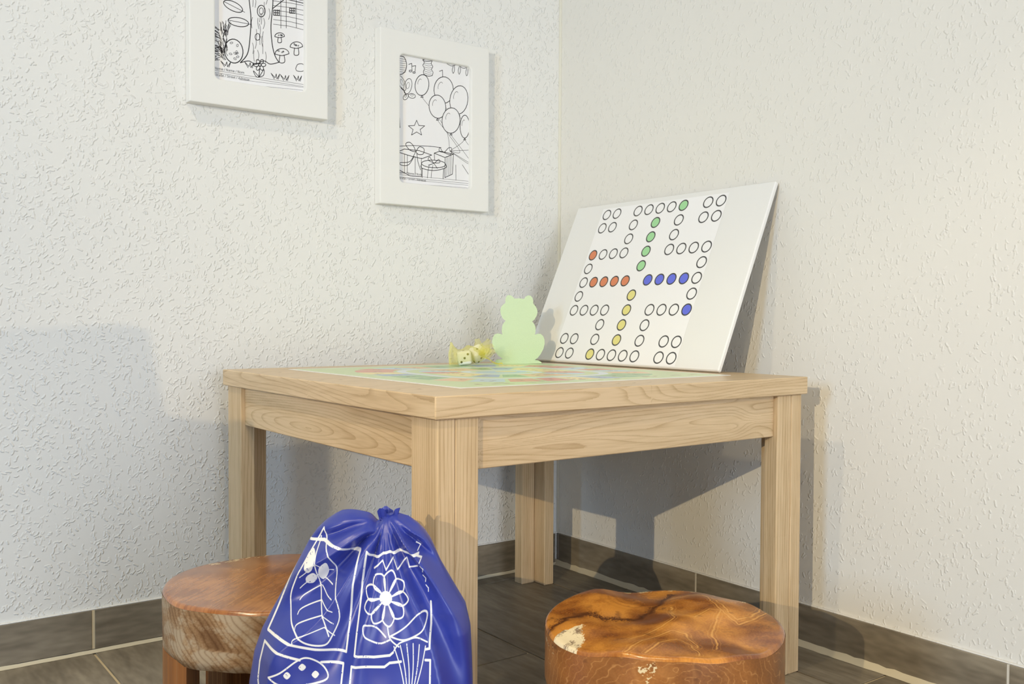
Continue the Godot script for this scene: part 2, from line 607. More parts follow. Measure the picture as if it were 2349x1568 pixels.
# ---------------------------------------------------------------- table
func build_table():
	var wood_top := textured(table_wood(101, 30.0, 9.0, false), 0.36, 0.5)
	var wood_leg := textured(table_wood(102, 44.0, 3.0, false), 0.5, 0.4)
	var wood_arch := textured(table_wood(103, 34.0, 3.5, true), 0.5, 0.4)
	var la := 0.78175
	var lb := 0.7792
	var th := 0.0306
	var t := thing("play_table", "square light wood children's play table with a printed game on its top", "table", Vector3(-0.1237, 0, 0.0722))
	t.rotation.y = 0.0053
	# local: x = -a, z = b
	obj(t, "table_top", chamfer_box(Vector3(la, th, lb), 0.0015, 0, Vector2(1.0, 0.25), Vector2(0.0, 0.1)), wood_top, Vector3(-la * 0.5, H - th * 0.5, lb * 0.5))
	var ins := 0.0072
	var w1 := 0.0669
	var w2 := 0.0293
	var lh := H - th
	for ca in [0, 1]:
		for cb in [0, 1]:
			var leg := sub(t, "leg")
			var sa := 1.0 if ca == 0 else -1.0
			var sb := 1.0 if cb == 0 else -1.0
			var a0 := ins if ca == 0 else la - ins
			var b0 := ins if cb == 0 else lb - ins
			leg.position = Vector3(-a0, 0, b0)
			# full-width board along z, narrower board along x
			obj(leg, "leg_board", chamfer_box(Vector3(w2 - 0.0012, lh, w1), 0.0016, 1, Vector2(1, 0.25), Vector2(0.2 * ca, 0.13 + 0.37 * cb + 0.2 * ca)), wood_leg, Vector3(-sa * w2 * 0.5, lh * 0.5, sb * w1 * 0.5))
			obj(leg, "leg_board", chamfer_box(Vector3(w1 - w2, lh, w2 - 0.0008), 0.0016, 1, Vector2(1, 0.25), Vector2(0.5 * ca, 0.61 + 0.21 * cb + 0.33 * ca)), wood_leg, Vector3(-sa * (w2 + (w1 - w2) * 0.5), lh * 0.5, sb * w2 * 0.5))
	var ah := lh - 0.4265
	var rec := 0.0090
	var at := 0.018
	var ya := 0.4265 + ah * 0.5 - 0.0004
	for s in [0, 1]:
		var b := ins + rec + at * 0.5 if s == 0 else lb - ins - rec - at * 0.5
		obj(t, "apron", chamfer_box(Vector3(la - 2 * (ins + w1), ah - 0.0008, at), 0.0012, 0, Vector2(1, 0.25), Vector2(0.31, 0.55 + 0.4 * s)), wood_top, Vector3(-la * 0.5, ya, b))
		var a := ins + rec + at * 0.5 if s == 0 else la - ins - rec - at * 0.5
		obj(t, "apron", chamfer_box(Vector3(at, ah - 0.0008, lb - 2 * (ins + w1)), 0.0012, 2, Vector2(1, 0.25), Vector2(0.45, 0.42)), wood_arch, Vector3(-a, ya, lb * 0.5))
	# the printed sheet let into the top: 0.6 m square with a white edge
	var sheet := obj(t, "game_print", sheet_mesh(0.588, 0.606), textured(game_print(), 0.28, 0.5), Vector3(-0.678 + 0.0, H + 0.0002, 0.0735))
	sheet.set_meta("label", "colourful printed board game with white edge")

func sheet_mesh(sx: float, sz: float) -> ArrayMesh:
	var m := MB.new(false)
	var y := 0.0006
	m.quad(Vector3(0, y, sz), Vector3(sx, y, sz), Vector3(sx, y, 0), Vector3(0, y, 0), Vector2(0, 1), Vector2(1, 1), Vector2(1, 0), Vector2(0, 0))
	for e in [[Vector3(0, 0, sz), Vector3(sx, 0, sz)], [Vector3(sx, 0, sz), Vector3(sx, 0, 0)], [Vector3(sx, 0, 0), Vector3.ZERO], [Vector3.ZERO, Vector3(0, 0, sz)]]:
		var up := Vector3(0, y, 0)
		m.quad(e[0], e[1], e[1] + up, e[0] + up)
	return m.done()

func game_print() -> Image:
	var n := 1024
	var img := Image.create(n, n, false, Image.FORMAT_RGB8)
	img.fill(Color(0.96, 0.96, 0.95))
	var r := RandomNumberGenerator.new()
	r.seed = 77
	img.fill_rect(Rect2i(14, 14, n - 28, n - 28), Color(0.79, 0.87, 0.66))
	# soft meadow strokes
	for k in 900:
		var c := Vector2(r.randf_range(24, n - 24), r.randf_range(24, n - 24))
		ink(img, PackedVector2Array([c, c + Vector2(r.randf_range(-16, 16), r.randf_range(-5, 5))]), r.randf_range(2, 5), Color(0.73, 0.83, 0.60) if k % 2 else Color(0.84, 0.90, 0.72))
	# outer track of coloured fields in a rounded ring, two rounds of it
	var cols := [Color(0.87, 0.58, 0.50), Color(0.95, 0.88, 0.62), Color(0.60, 0.70, 0.82), Color(0.56, 0.73, 0.54), Color(0.91, 0.76, 0.58), Color(0.74, 0.84, 0.90)]
	for lap in 2:
		var ro := 400.0 - lap * 175.0
		var ri := ro - 105.0
		var cnt := 26 - lap * 9
		for k in cnt:
			var pts := PackedVector2Array()
			var a0 := TAU * (k + 0.06) / cnt
			var a1 := TAU * (k + 0.94) / cnt
			for q in 5: pts.append(squircle(a0 + (a1 - a0) * q / 4.0, ro))
			for q in 5: pts.append(squircle(a1 + (a0 - a1) * q / 4.0, ri))
			fill_poly(img, pts, cols[(k * 5 + k / 4 + lap) % cols.size()])
			var mid := squircle((a0 + a1) * 0.5, (ro + ri) * 0.5)
			for d in 3: fill_poly(img, oval(mid + Vector2(r.randf_range(-26, 26), r.randf_range(-22, 22)), 7, 5), Color(0.45, 0.36, 0.24))
		# pale path beside the track
		ink(img, circle_path(ri - 22.0), 30.0, Color(0.86, 0.91, 0.95))
	# pond and sandy patches in the middle
	fill_poly(img, oval(Vector2(512, 512), 92, 70), Color(0.70, 0.82, 0.90))
	fill_poly(img, oval(Vector2(540, 500), 40, 30), Color(0.93, 0.86, 0.58))
	# print colours are lightened: the sheen at low angles is painted in
	# little stones near the edges
	for k in 26: fill_poly(img, oval(Vector2(r.randf_range(60, 964), 940 + r.randf_range(-26, 26)), r.randf_range(8, 20), 6), Color(0.62, 0.58, 0.40))
	return img

func squircle(a: float, r: float) -> Vector2:
	var c := cos(a)
	var s := sin(a)
	var k := pow(pow(absf(c), 3.2) + pow(absf(s), 3.2), -1.0 / 3.2)
	return Vector2(512, 512) + Vector2(c, s) * r * k * 1.06

func circle_path(r: float) -> PackedVector2Array:
	var o := PackedVector2Array()
	for i in 61: o.append(squircle(TAU * i / 60.0, r))
	return o

# ---------------------------------------------------------------- picture frames
func rrect(w: float, h: float, r: float, z: float, n := 6) -> PackedVector3Array:
	var o := PackedVector3Array()
	for c in [[1, 1, 0.0], [-1, 1, PI / 2], [-1, -1, PI], [1, -1, PI * 1.5]]:
		for i in n + 1:
			var a: float = c[2] + PI / 2 * i / n
			o.append(Vector3(c[0] * (w * 0.5 - r) + cos(a) * r, c[1] * (h * 0.5 - r) + sin(a) * r, z))
	return o

func frame_mesh(w: float, h: float, ow: float, oh: float, d: float) -> ArrayMesh:
	var m := MB.new(true)
	var loops := []
	loops.append(rrect(w, h, 0.0015, 0.0))
	loops.append(rrect(w, h, 0.0015, d - 0.0020))
	loops.append(rrect(w - 0.001, h - 0.001, 0.0015, d - 0.0006))
	loops.append(rrect(w - 0.004, h - 0.004, 0.0012, d))
	loops.append(rrect(ow + 0.006, oh + 0.006, 0.013, d))
	loops.append(rrect(ow + 0.002, oh + 0.002, 0.011, d - 0.0008))
	loops.append(rrect(ow, oh, 0.010, d - 0.003))
	loops.append(rrect(ow, oh, 0.010, d - 0.012))
	m.st.set_smooth_group(-1)
	var uvs := []
	for l in loops:
		var uv := PackedVector2Array()
		for p in l: uv.append(Vector2(p.x, p.y))
		uvs.append(uv)
	m.loft(loops, uvs)
	return m.done()

func build_frames():
	var white := plain(Color(0.925, 0.925, 0.915), 0.45, 0.4)
	var w := 0.2938
	var h := 0.389
	var mesh := frame_mesh(w, h, 0.1915, 0.2868, 0.024)
	var specs := [
		["white wooden frame around a line drawing of balloons and wrapped presents", -0.3853, 1.0804, 0],
		["white wooden frame around a line drawing of a flower before a log cabin", -0.8040, 1.2480, 1],
	]
	for s in specs:
		var f := thing("picture_frame", s[0], "picture", Vector3(s[1], s[2], 0.0005), "")
		obj(f, "frame", mesh, white)
		var m := MB.new(false)
		var pw := 0.205
		var ph := 0.300
		m.quad(Vector3(-pw, -ph, 0) * 0.5, Vector3(pw, -ph, 0) * 0.5, Vector3(pw, ph, 0) * 0.5, Vector3(-pw, ph, 0) * 0.5, Vector2(0, 1), Vector2(1, 1), Vector2(1, 0), Vector2(0, 0))
		var img := Image.create(820, 1200, false, Image.FORMAT_RGB8)
		img.fill(Color(0.94, 0.94, 0.95))
		if s[3] == 0: draw_party(img)
		else: draw_cabin(img)
		var pic := obj(f, "drawing", m.done(), textured(img, 0.6, 0.3), Vector3(0, 0, 0.0125))
		var bk := obj(f, "backing", chamfer_box(Vector3(0.27, 0.365, 0.008), 0.0), white, Vector3(0, 0, 0.007))
		bk.set_meta("label", "thin backing board")
		for c in [["Name / Name / Nom", -0.1205, 1], ["Straße / Street / Adresse", -0.1330, 1]]:
			var tm := TextMesh.new()
			tm.text = c[0]
			var sf := SystemFont.new()
			sf.font_names = PackedStringArray(["Droid Sans"])
			tm.font = sf
			tm.font_size = 32
			tm.pixel_size = 0.0066 / 32.0
			tm.depth = 0.0001
			tm.horizontal_alignment = HORIZONTAL_ALIGNMENT_LEFT
			tm.vertical_alignment = VERTICAL_ALIGNMENT_CENTER
			var o := obj(pic, "caption", tm, plain(Color(0.22, 0.22, 0.24), 0.7), Vector3(-0.094, c[1], 0.0002))
			o.set_meta("label", "small printed caption")

# points measured in a tilted view of a picture, turned upright on the 820 x 1200 sheet
func upright(p: Vector2, x0: float, x1: float, t0: float, b0: float, t1: float, b1: float) -> Vector2:
	var t := (p.x - x0) / (x1 - x0)
	var hl := b0 - t0
	var hr := b1 - t1
	var u := t * hl / (hr + t * (hl - hr))
	var top := t0 + (t1 - t0) * t
	var v := (p.y - top) / (hl + (hr - hl) * t)
	return Vector2((0.00675 + u * 0.1915) / 0.205 * 820.0, (0.0066 + v * 0.2868) / 0.300 * 1200.0)

func pen(img: Image, pts: Array, wid: float, which: int, smooth := true, closed := false):
	var q := []
	for p in pts: q.append(upright(p, 293, 848, 280, 1285, 390, 1345) if which == 0 else upright(p, 480, 1575, -807, 945, -524, 1120))
	var line := smooth_pts(q, closed, 6) if smooth and q.size() > 2 else PackedVector2Array(q)
	if closed: line.append(line[0])
	ink(img, line, wid, Color(0.13, 0.12, 0.13))

func pen_oval(img: Image, c: Vector2, rx: float, ry: float, wid: float, which: int, turn := 0.0, from := 0.0, to := TAU):
	pen(img, Array(oval(c, rx, ry, turn, 24, from, to)), wid, which, false)

func draw_party(img: Image):
	var V := func(a: Array) -> Array:
		var o := []
		for i in range(0, a.size(), 2): o.append(Vector2(a[i], a[i + 1]))
		return o
	# paper lanterns on top
	pen(img, V.call([300, 295, 335, 300, 355, 350, 350, 400, 330, 430, 296, 440]), 6, 0)
	for k in 7: pen(img, V.call([293, 310 + k * 17, 325, 316 + k * 17, 350, 322 + k * 16]), 2.5, 0)
	pen(img, V.call([476, 318, 486, 345, 476, 365, 488, 390, 480, 415, 484, 436]), 5, 0)
	pen(img, V.call([548, 328, 540, 352, 552, 375, 542, 398, 554, 420, 548, 446]), 5, 0)
	pen_oval(img, Vector2(512, 325), 36, 9, 5, 0)
	pen(img, V.call([484, 436, 515, 450, 548, 446]), 5, 0)
	for k in 6: pen(img, V.call([486, 345 + k * 16, 515, 354 + k * 16, 542, 352 + k * 16]), 2.5, 0)
	# music notes
	for n in [[385, 410, 1.0], [620, 470, 1.1], [296, 850, 1.2]]:
		var c := Vector2(n[0], n[1])
		var k: float = n[2]
		pen_oval(img, c, 11 * k, 7 * k, 5, 0)
		pen(img, [c + Vector2(10, -4) * k, c + Vector2(8, -60) * k, c + Vector2(-14, -52) * k], 5, 0, false)
	pen_oval(img, Vector2(410, 422), 9, 6, 5, 0)
	pen(img, V.call([397, 372, 422, 368, 417, 418]), 5, 0, false)
	# string of small bulbs
	pen(img, V.call([660, 350, 700, 372, 750, 366, 800, 392, 848, 384]), 4, 0)
	for c in [[722, 372], [772, 380], [836, 394]]:
		pen(img, V.call([c[0] - 6, c[1], c[0] - 14, c[1] + 34, c[0] - 6, c[1] + 58, c[0] + 4, c[1] + 36, c[0] + 4, c[1]]), 4.5, 0)
	# plain butterfly
	for s in [[322, 505, 22, 62, -0.35], [365, 530, 28, 62, 0.2], [350, 612, 16, 26, 0.5], [395, 605, 26, 18, 0.2]]:
		pen_oval(img, Vector2(s[0], s[1]), s[2], s[3], 4.5, 0, s[4])
		pen_oval(img, Vector2(s[0], s[1] - 6), s[2] * 0.4, s[3] * 0.4, 2.5, 0, s[4])
	pen(img, V.call([318, 540, 340, 570, 352, 600]), 6, 0)
	# bunch of balloons
	for b in [[470, 520, 52, 82, 0.1], [640, 560, 78, 104, -0.05], [765, 640, 76, 112, 0.12], [590, 690, 66, 92, -0.15], [700, 800, 74, 100, 0.05], [815, 850, 40, 90, 0.0]]:
		var c := Vector2(b[0], b[1])
		fill_poly(img, balloon_fill(c, b[2], b[3], b[4]), Color(0.94, 0.94, 0.95))
		pen_oval(img, c, b[2], b[3], 6, 0, b[4])
		pen_oval(img, c + Vector2(-b[2] * 0.35, -b[3] * 0.3), b[2] * 0.22, b[3] * 0.3, 3, 0, 0.3, PI * 0.7, PI * 1.7)
		pen(img, [c + Vector2(0, b[3]), c + Vector2(-9, b[3] + 14), c + Vector2(9, b[3] + 14), c + Vector2(0, b[3])], 5, 0, false)
		pen(img, [c + Vector2(0, b[3] + 14), c + Vector2(14, b[3] + 40).lerp(Vector2(690, 1000), 0.25), Vector2(690, 1040)], 3, 0)
	# star instead of an empty middle
	var star := []
	for k in 11: star.append(Vector2(430, 860) + Vector2(0, -64 if k % 2 == 0 else -28).rotated(TAU * k / 10.0))
	pen(img, star, 5, 0, false)
	# table edge and presents
	pen(img, V.call([293, 1000, 400, 995, 520, 1000, 620, 1012]), 4.5, 0)
	pen(img, V.call([740, 1150, 742, 1270]), 4, 0, false)
	pen(img, V.call([795, 1150, 848, 1225]), 4, 0, false)
	# large box
	pen(img, V.call([293, 1045, 340, 1022, 450, 1035, 545, 1070, 470, 1098, 390, 1078, 293, 1045]), 5.5, 0, false)
	pen(img, V.call([293, 1180, 380, 1232, 465, 1240]), 5.5, 0, false)
	for x in [296, 342, 362, 420, 466]: pen(img, V.call([x, 1052 + (x - 296) * 0.24, x, 1190 + (x - 296) * 0.3]), 4, 0, false)
	# its bow
	pen(img, V.call([425, 1045, 380, 1030, 350, 985, 375, 968, 405, 995, 425, 1045]), 5.5, 0)
	pen(img, V.call([425, 1045, 450, 1005, 485, 1020, 480, 1060, 445, 1065, 425, 1045]), 5.5, 0)
	pen(img, V.call([420, 1050, 380, 1120, 310, 1130, 322, 1150, 372, 1145, 412, 1080]), 5, 0)
	pen(img, V.call([432, 1055, 440, 1120, 460, 1185]), 5, 0)
	# striped box
	pen(img, V.call([565, 1055, 610, 1040, 720, 1065, 650, 1090, 565, 1055]), 5.5, 0, false)
	pen(img, V.call([720, 1065, 712, 1222, 650, 1248, 652, 1092]), 5.5, 0, false)
	for x in [668, 684, 700]: pen(img, V.call([x, 1086 - (x - 650) * 0.3, x - 2, 1240 - (x - 650) * 0.35]), 4, 0, false)
	pen(img, V.call([565, 1058, 568, 1110]), 5, 0, false)
	pen(img, V.call([640, 1050, 605, 1040, 610, 1012, 640, 1050, 680, 1015, 705, 1020, 695, 1068, 640, 1050]), 5, 0)
	# round box
	pen_oval(img, Vector2(562, 1140), 95, 30, 5.5, 0, 0.06)
	pen(img, V.call([467, 1140, 470, 1172, 560, 1192, 655, 1172, 657, 1145]), 5.5, 0)
	pen(img, V.call([472, 1172, 472, 1246]), 5.5, 0, false)
	pen(img, V.call([640, 1178, 636, 1258]), 5.5, 0, false)
	for x in [516, 545]: pen(img, V.call([x + 10, 1150, x, 1200, x - 4, 1250]), 4, 0, false)
	pen(img, V.call([562, 1132, 520, 1110, 530, 1085, 562, 1132, 600, 1105, 608, 1130, 562, 1132]), 5, 0)
	pen(img, V.call([562, 1135, 520, 1150, 562, 1135, 590, 1175]), 5, 0, false)
	# ruled foot
	for y in [0, 18]: pen(img, V.call([293, 1222 + y, 848, 1280 + y]), 2.2, 0, false)
	pen(img, V.call([425, 1268, 848, 1312]), 1.8, 0, false)
	pen(img, V.call([462, 1300, 848, 1334]), 1.8, 0, false)

func balloon_fill(c: Vector2, rx: float, ry: float, turn: float) -> PackedVector2Array:
	var o := PackedVector2Array()
	for p in oval(c, rx, ry, turn): o.append(upright(p, 293, 848, 280, 1285, 390, 1345))
	return o

func draw_cabin(img: Image):
	var V := func(a: Array) -> Array:
		var o := []
		for i in range(0, a.size(), 2): o.append(Vector2(a[i], a[i + 1]))
		return o
	var r := RandomNumberGenerator.new()
	r.seed = 5
	# spiky grass bush on the left
	for k in 110:
		var c := Vector2(r.randf_range(480, 640), r.randf_range(330, 720))
		var a := r.randf_range(-2.9, -2.2) + (c.y - 330.0) / 390.0 * -0.9
		if c.x > 560: a = r.randf_range(-1.9, -1.0) - (c.y - 330.0) / 500.0
		var d := Vector2(cos(a), sin(a)) * r.randf_range(70, 150)
		pen(img, [c, c + d * 0.5 + Vector2(0, -10), c + d], 3.4, 1)
	# tree trunk in the middle with bark and roots
	pen(img, V.call([870, -780, 900, -400, 880, -100, 905, 200, 890, 480, 860, 640, 780, 740]), 7, 1)
	pen(img, V.call([1190, -700, 1150, -300, 1175, 0, 1150, 300, 1165, 520, 1200, 660, 1250, 740]), 7, 1)
	pen(img, V.call([780, 740, 880, 720, 960, 760, 1060, 720, 1140, 760, 1250, 740]), 6, 1)
	for k in 26:
		var x := r.randf_range(920, 1130)
		var y := r.randf_range(-500, 620)
		pen(img, [Vector2(x, y), Vector2(x + r.randf_range(-16, 16), y + 60), Vector2(x + r.randf_range(-10, 10), y + 130)], 3.2, 1)
	pen_oval(img, Vector2(1030, 120), 48, 70, 6, 1)
	pen_oval(img, Vector2(1030, 120), 24, 40, 4, 1)
	pen_oval(img, Vector2(985, 430), 30, 40, 5, 1)
	# big leaves beside the trunk
	for l in [[700, 60, 0.5], [760, 250, 0.2], [640, -120, 0.7]]:
		var c := Vector2(l[0], l[1])
		pen_oval(img, c, 120, 52, 6, 1, l[2])
		pen(img, [c + Vector2(-120, 0).rotated(l[2]), c, c + Vector2(150, 0).rotated(l[2])], 4, 1)
	# log cabin, right
	for k in 16: pen(img, [Vector2(1180, -560 + k * 56), Vector2(1390, -530 + k * 56), Vector2(1575, -512 + k * 58)], 3.2, 1, false)
	for x in [1275, 1345, 1480]: pen(img, [Vector2(x, -500), Vector2(x, 330)], 4, 1, false)
	pen(img, V.call([1175, 90, 1330, -20, 1575, 40]), 6, 1, false)
	for wdw in [[1185, 110], [1390, 90]]:
		for k in 4: pen(img, [Vector2(wdw[0] + k * 24, wdw[1]), Vector2(wdw[0] + k * 24, wdw[1] + 62)], 6, 1, false)
		for k in 3: pen(img, [Vector2(wdw[0], wdw[1] + 2 + k * 30), Vector2(wdw[0] + 74, wdw[1] + 8 + k * 30)], 6, 1, false)
	# pumpkins, mushrooms and stones on the meadow
	for m in [[1260, 430, 62], [1480, 560, 84], [1290, 640, 90]]:
		var c := Vector2(m[0], m[1])
		var q: float = m[2]
		pen(img, Array(oval(c, q, q * 0.72, 0.0, 20, PI, TAU)), 5.5, 1, false)
		pen(img, [c + Vector2(-q, 0), c + Vector2(0, q * 0.22), c + Vector2(q, 0)], 5.5, 1)
		pen(img, [c + Vector2(-q * 0.3, q * 0.15), c + Vector2(-q * 0.36, q * 1.1), c + Vector2(q * 0.36, q * 1.1), c + Vector2(q * 0.3, q * 0.15)], 5.5, 1)
		for d in 5: pen_oval(img, c + Vector2(r.randf_range(-0.6, 0.6) * q, -q * r.randf_range(0.15, 0.5)), 8, 6, 3, 1)
	pen(img, V.call([1470, 820, 1500, 770, 1575, 775, 1575, 850, 1490, 850, 1470, 820]), 4.5, 1)
	# round bush lower left
	pen_oval(img, Vector2(705, 600), 105, 145, 7, 1, -0.12)
	for k in 8: pen_oval(img, Vector2(705 + r.randf_range(-70, 70), 600 + r.randf_range(-100, 100)), 16, 10, 3, 1, r.randf_range(0, 3))
	# flower
	for k in 6: pen_oval(img, Vector2(1012, 768) + Vector2(44, 0).rotated(TAU * k / 6.0), 28, 20, 5.5, 1, TAU * k / 6.0)
	pen_oval(img, Vector2(1012, 768), 14, 14, 4, 1)
	pen(img, V.call([1008, 815, 1004, 870, 1000, 915]), 6, 1)
	pen(img, V.call([1000, 912, 935, 840, 960, 900, 1000, 912, 1060, 825, 1055, 895, 1000, 912]), 5, 1)
	# grass tufts
	for c in [[1190, 940], [1310, 960], [1480, 970], [600, 790], [870, 800]]:
		pen(img, V.call([c[0], c[1], c[0] - 40, c[1] - 70, c[0] + 10, c[1] - 14, c[0] + 26, c[1] - 60, c[0] + 34, c[1], c[0] + 70, c[1] - 58, c[0] + 50, c[1] + 4]), 4.5, 1, false)
	# ruled foot
	for y in [0, 25]: pen(img, V.call([480, 832 + y, 1575, 1015 + y]), 2.2, 1, false)
	pen(img, V.call([770, 945, 1575, 1050]), 1.8, 1, false)
	pen(img, V.call([835, 1002, 1575, 1085]), 1.8, 1, false)

# ---------------------------------------------------------------- leaning game board
func build_game_board():
	var w := 0.6028
	var h := 0.4057
	var t := 0.010
	var up := Vector3(0.4032, 0.9151, 0).normalized()
	var right := Vector3(0, 0, 1)
	var out := right.cross(up)
	var b := thing("game_board", "white board with printed rings in four colours leaning on beige wall", "game board", Vector3(-0.1776, 0.5343, 0.0905 + w * 0.5))
	b.basis = Basis(right, up, out)
	obj(b, "panel", chamfer_box(Vector3(w, h, t), 0.0022), plain(Color(0.925, 0.925, 0.92), 0.4, 0.4), Vector3(0, h * 0.5, -t * 0.5))
	var s := 0.389
	var m := MB.new(false)
	m.quad(Vector3(0, 0, 0), Vector3(s, 0, 0), Vector3(s, s, 0), Vector3(0, s, 0), Vector2(0, 1), Vector2(1, 1), Vector2(1, 0), Vector2(0, 0))
	var img := Image.create(1400, 1400, false, Image.FORMAT_RGB8)
	img.fill(Color(0.965, 0.965, 0.975))
	var red := Color(0.87, 0.53, 0.37)
	var green := Color(0.65, 0.87, 0.64)
	var blue := Color(0.40, 0.45, 0.90)
	var yellow := Color(0.91, 0.88, 0.56)
	var none := Color(0, 0, 0, 0)
	var spots := {}
	for p in [[0, 0], [9, 0], [0, 9], [9, 9]]:
		for q in [[0, 0], [1, 0], [0, 1], [1, 1]]: spots[Vector2i(p[0] + q[0], p[1] + q[1])] = none
	for i in range(3, 8):
		spots[Vector2i(i, 0)] = none; spots[Vector2i(i, 10)] = none
		spots[Vector2i(0, i)] = none; spots[Vector2i(10, i)] = none
	for i in 4:
		for a in [3, 7]:
			spots[Vector2i(i, a)] = none; spots[Vector2i(10 - i, a)] = none
			spots[Vector2i(a, i)] = none; spots[Vector2i(a, 10 - i)] = none
		spots[Vector2i(5, 1 + i)] = green
		spots[Vector2i(5, 6 + i)] = yellow
		spots[Vector2i(1 + i, 5)] = red
		spots[Vector2i(6 + i, 5)] = blue
	spots[Vector2i(7, 0)] = green
	spots[Vector2i(0, 3)] = red
	spots[Vector2i(10, 7)] = blue
	spots[Vector2i(3, 10)] = yellow
	var px := 1400.0 / s
	for k in spots:
		var c := Vector2(0.0198 + 0.03526 * k.x, 0.0172 + 0.03540 * k.y) * px
		if spots[k].a > 0.0: fill_poly(img, oval(c, 0.0110 * px, 0.0110 * px, 0, 40), spots[k])
		ink(img, oval(c, 0.0123 * px, 0.0123 * px, 0, 40), 0.0027 * px, Color(0.25, 0.25, 0.25))
	var pr := obj(b, "game_print", m.done(), textured(img, 0.3, 0.5), Vector3(-w * 0.5 + 0.1003, 0.0035, 0.0003))
	pr.set_meta("label", "square white print with rings of red, green, blue and yellow")

# ---------------------------------------------------------------- stools
func wood_color(k: float, line: float, dark: float) -> Color:
	var c := mixc(Color(0.47, 0.25, 0.08), Color(0.80, 0.53, 0.21), k)
	c = mixc(c, Color(0.88, 0.65, 0.34), line)
	return mixc(c, Color(0.27, 0.13, 0.05), dark)

func near_line(p: Vector2, pts: Array) -> float:
	var best := 9.0
	for i in pts.size() - 1:
		var a: Vector2 = pts[i]
		var b: Vector2 = pts[i + 1]
		var ab := b - a
		best = minf(best, (p - a - ab * clampf((p - a).dot(ab) / ab.length_squared(), 0.0, 1.0)).length())
	return best

func inside(p: Vector2, poly: PackedVector2Array) -> bool:
	return Geometry2D.is_point_in_polygon(p, poly)

# swirling teak end, unit disc
func teak_top() -> Image:
	var n := 640
	var a := stretched(160, 160, n, n, 201, 0.016, 3)
	var b := stretched(320, 320, n, n, 202, 0.03, 3)
	var f := noise_field(640, 640, 203, 0.12, 2)
	var img := Image.create(n, n, false, Image.FORMAT_RGB8)
	var band := [Vector2(-0.95, -0.42), Vector2(-0.65, -0.506), Vector2(-0.44, -0.476), Vector2(-0.41, -0.334), Vector2(-0.31, -0.206), Vector2(-0.18, -0.115), Vector2(0.05, -0.22), Vector2(0.216, -0.297), Vector2(0.42, -0.40), Vector2(0.62, -0.50)]
	var lines := [
		[Vector2(0.275, -0.17), Vector2(0.107, 0.034), Vector2(0.19, 0.20), Vector2(0.46, 0.10), Vector2(0.50, 0.2), Vector2(0.093, 0.476), Vector2(-0.161, 0.739)],
		[Vector2(0.44, -0.42), Vector2(0.506, -0.308), Vector2(0.758, -0.217), Vector2(0.62, 0.0), Vector2(0.539, 0.142), Vector2(0.408, 0.461), Vector2(0.60, 0.46), Vector2(0.932, 0.34)],
		[Vector2(-0.841, 0.444), Vector2(-0.565, 0.334), Vector2(-0.234, 0.313), Vector2(-0.148, 0.41), Vector2(-0.279, 0.655)],
		[Vector2(-0.75, 0.55), Vector2(-0.50, 0.46), Vector2(-0.33, 0.48), Vector2(-0.30, 0.60), Vector2(-0.40, 0.80)],
		[Vector2(0.20, -0.10), Vector2(0.02, 0.10), Vector2(-0.20, 0.20), Vector2(-0.60, 0.22)],
		[Vector2(0.50, -0.36), Vector2(0.80, -0.30), Vector2(0.70, -0.02), Vector2(0.60, 0.16), Vector2(0.47, 0.40), Vector2(0.66, 0.40), Vector2(0.95, 0.26)],
	]
	var cream := PackedVector2Array([Vector2(-0.99, -0.31), Vector2(-0.80, -0.30), Vector2(-0.66, -0.30), Vector2(-0.70, -0.22), Vector2(-0.80, -0.12), Vector2(-0.90, 0.0), Vector2(-1.1, 0.12)])
	for y in n:
		for x in n:
			var p := Vector2(x, y) / (n * 0.5) - Vector2.ONE
			var col := Color(0.6, 0.38, 0.16)
			if p.length_squared() < 1.15:
				var i := y * n + x
				var na := a[i] / 255.0 - 0.5
				var nb := b[i] / 255.0 - 0.5
				var nf := f[y * n + x] / 255.0 - 0.5
				var q := p + Vector2(nb, -na) * 0.10
				var eye := (q - Vector2(0.20, -0.58)) * Vector2(1.0, 1.25)
				var de := eye.length()
				var rings := 0.0
				var k := 0.58 + na * 1.7 + nb * 0.6 + nf * 0.35
				if de < 0.42:
					var t := de * 26.0 + nb * 3.0
					rings = pow(absf(sin(t * 1.6)), 6.0) * 0.35 * clampf((0.42 - de) * 6.0, 0.0, 1.0)
				else:
					var t := na * 11.0 + p.x * 1.6 - p.y * 1.2 + nb * 1.6
					var s := absf(t * 2.0 - floorf(t * 2.0) - 0.5)
					rings = clampf(0.06 - s, 0.0, 0.06) * 8.0
				var line := 0.0
				var qq := p + Vector2(nb, na) * 0.05
				for l in lines:
					var d := near_line(qq, l)
					line = maxf(line, clampf(1.0 - d / 0.012, 0.0, 1.0) * 1.0)
					line = maxf(line, clampf(1.0 - absf(d - 0.030) / 0.007, 0.0, 1.0) * 0.4)
				var db := near_line(p + Vector2(nf, nb) * 0.10, band)
				var dark := clampf(1.0 - db / (0.05 + 0.05 * nf), 0.0, 1.0) * 0.75 + clampf(1.0 - db / 0.17, 0.0, 1.0) * 0.22
				dark += clampf(nb * 1.4 - 0.28, 0.0, 0.5) + rings * 0.5
				col = wood_color(k, line + (rings if de >= 0.42 else 0.0), dark)
				if inside(p + Vector2(nf, nb) * 0.08, cream): col = mixc(Color(0.90, 0.83, 0.68), Color(0.50, 0.42, 0.34), nb * 3.0 + nf * 1.6)
				elif p.length() > 0.93 and p.x > 0.35 and p.y < 0.1 and nb + nf * 0.6 > 0.12: col = Color(0.88, 0.78, 0.58)
			img.set_pixel(x, y, col)
	return img

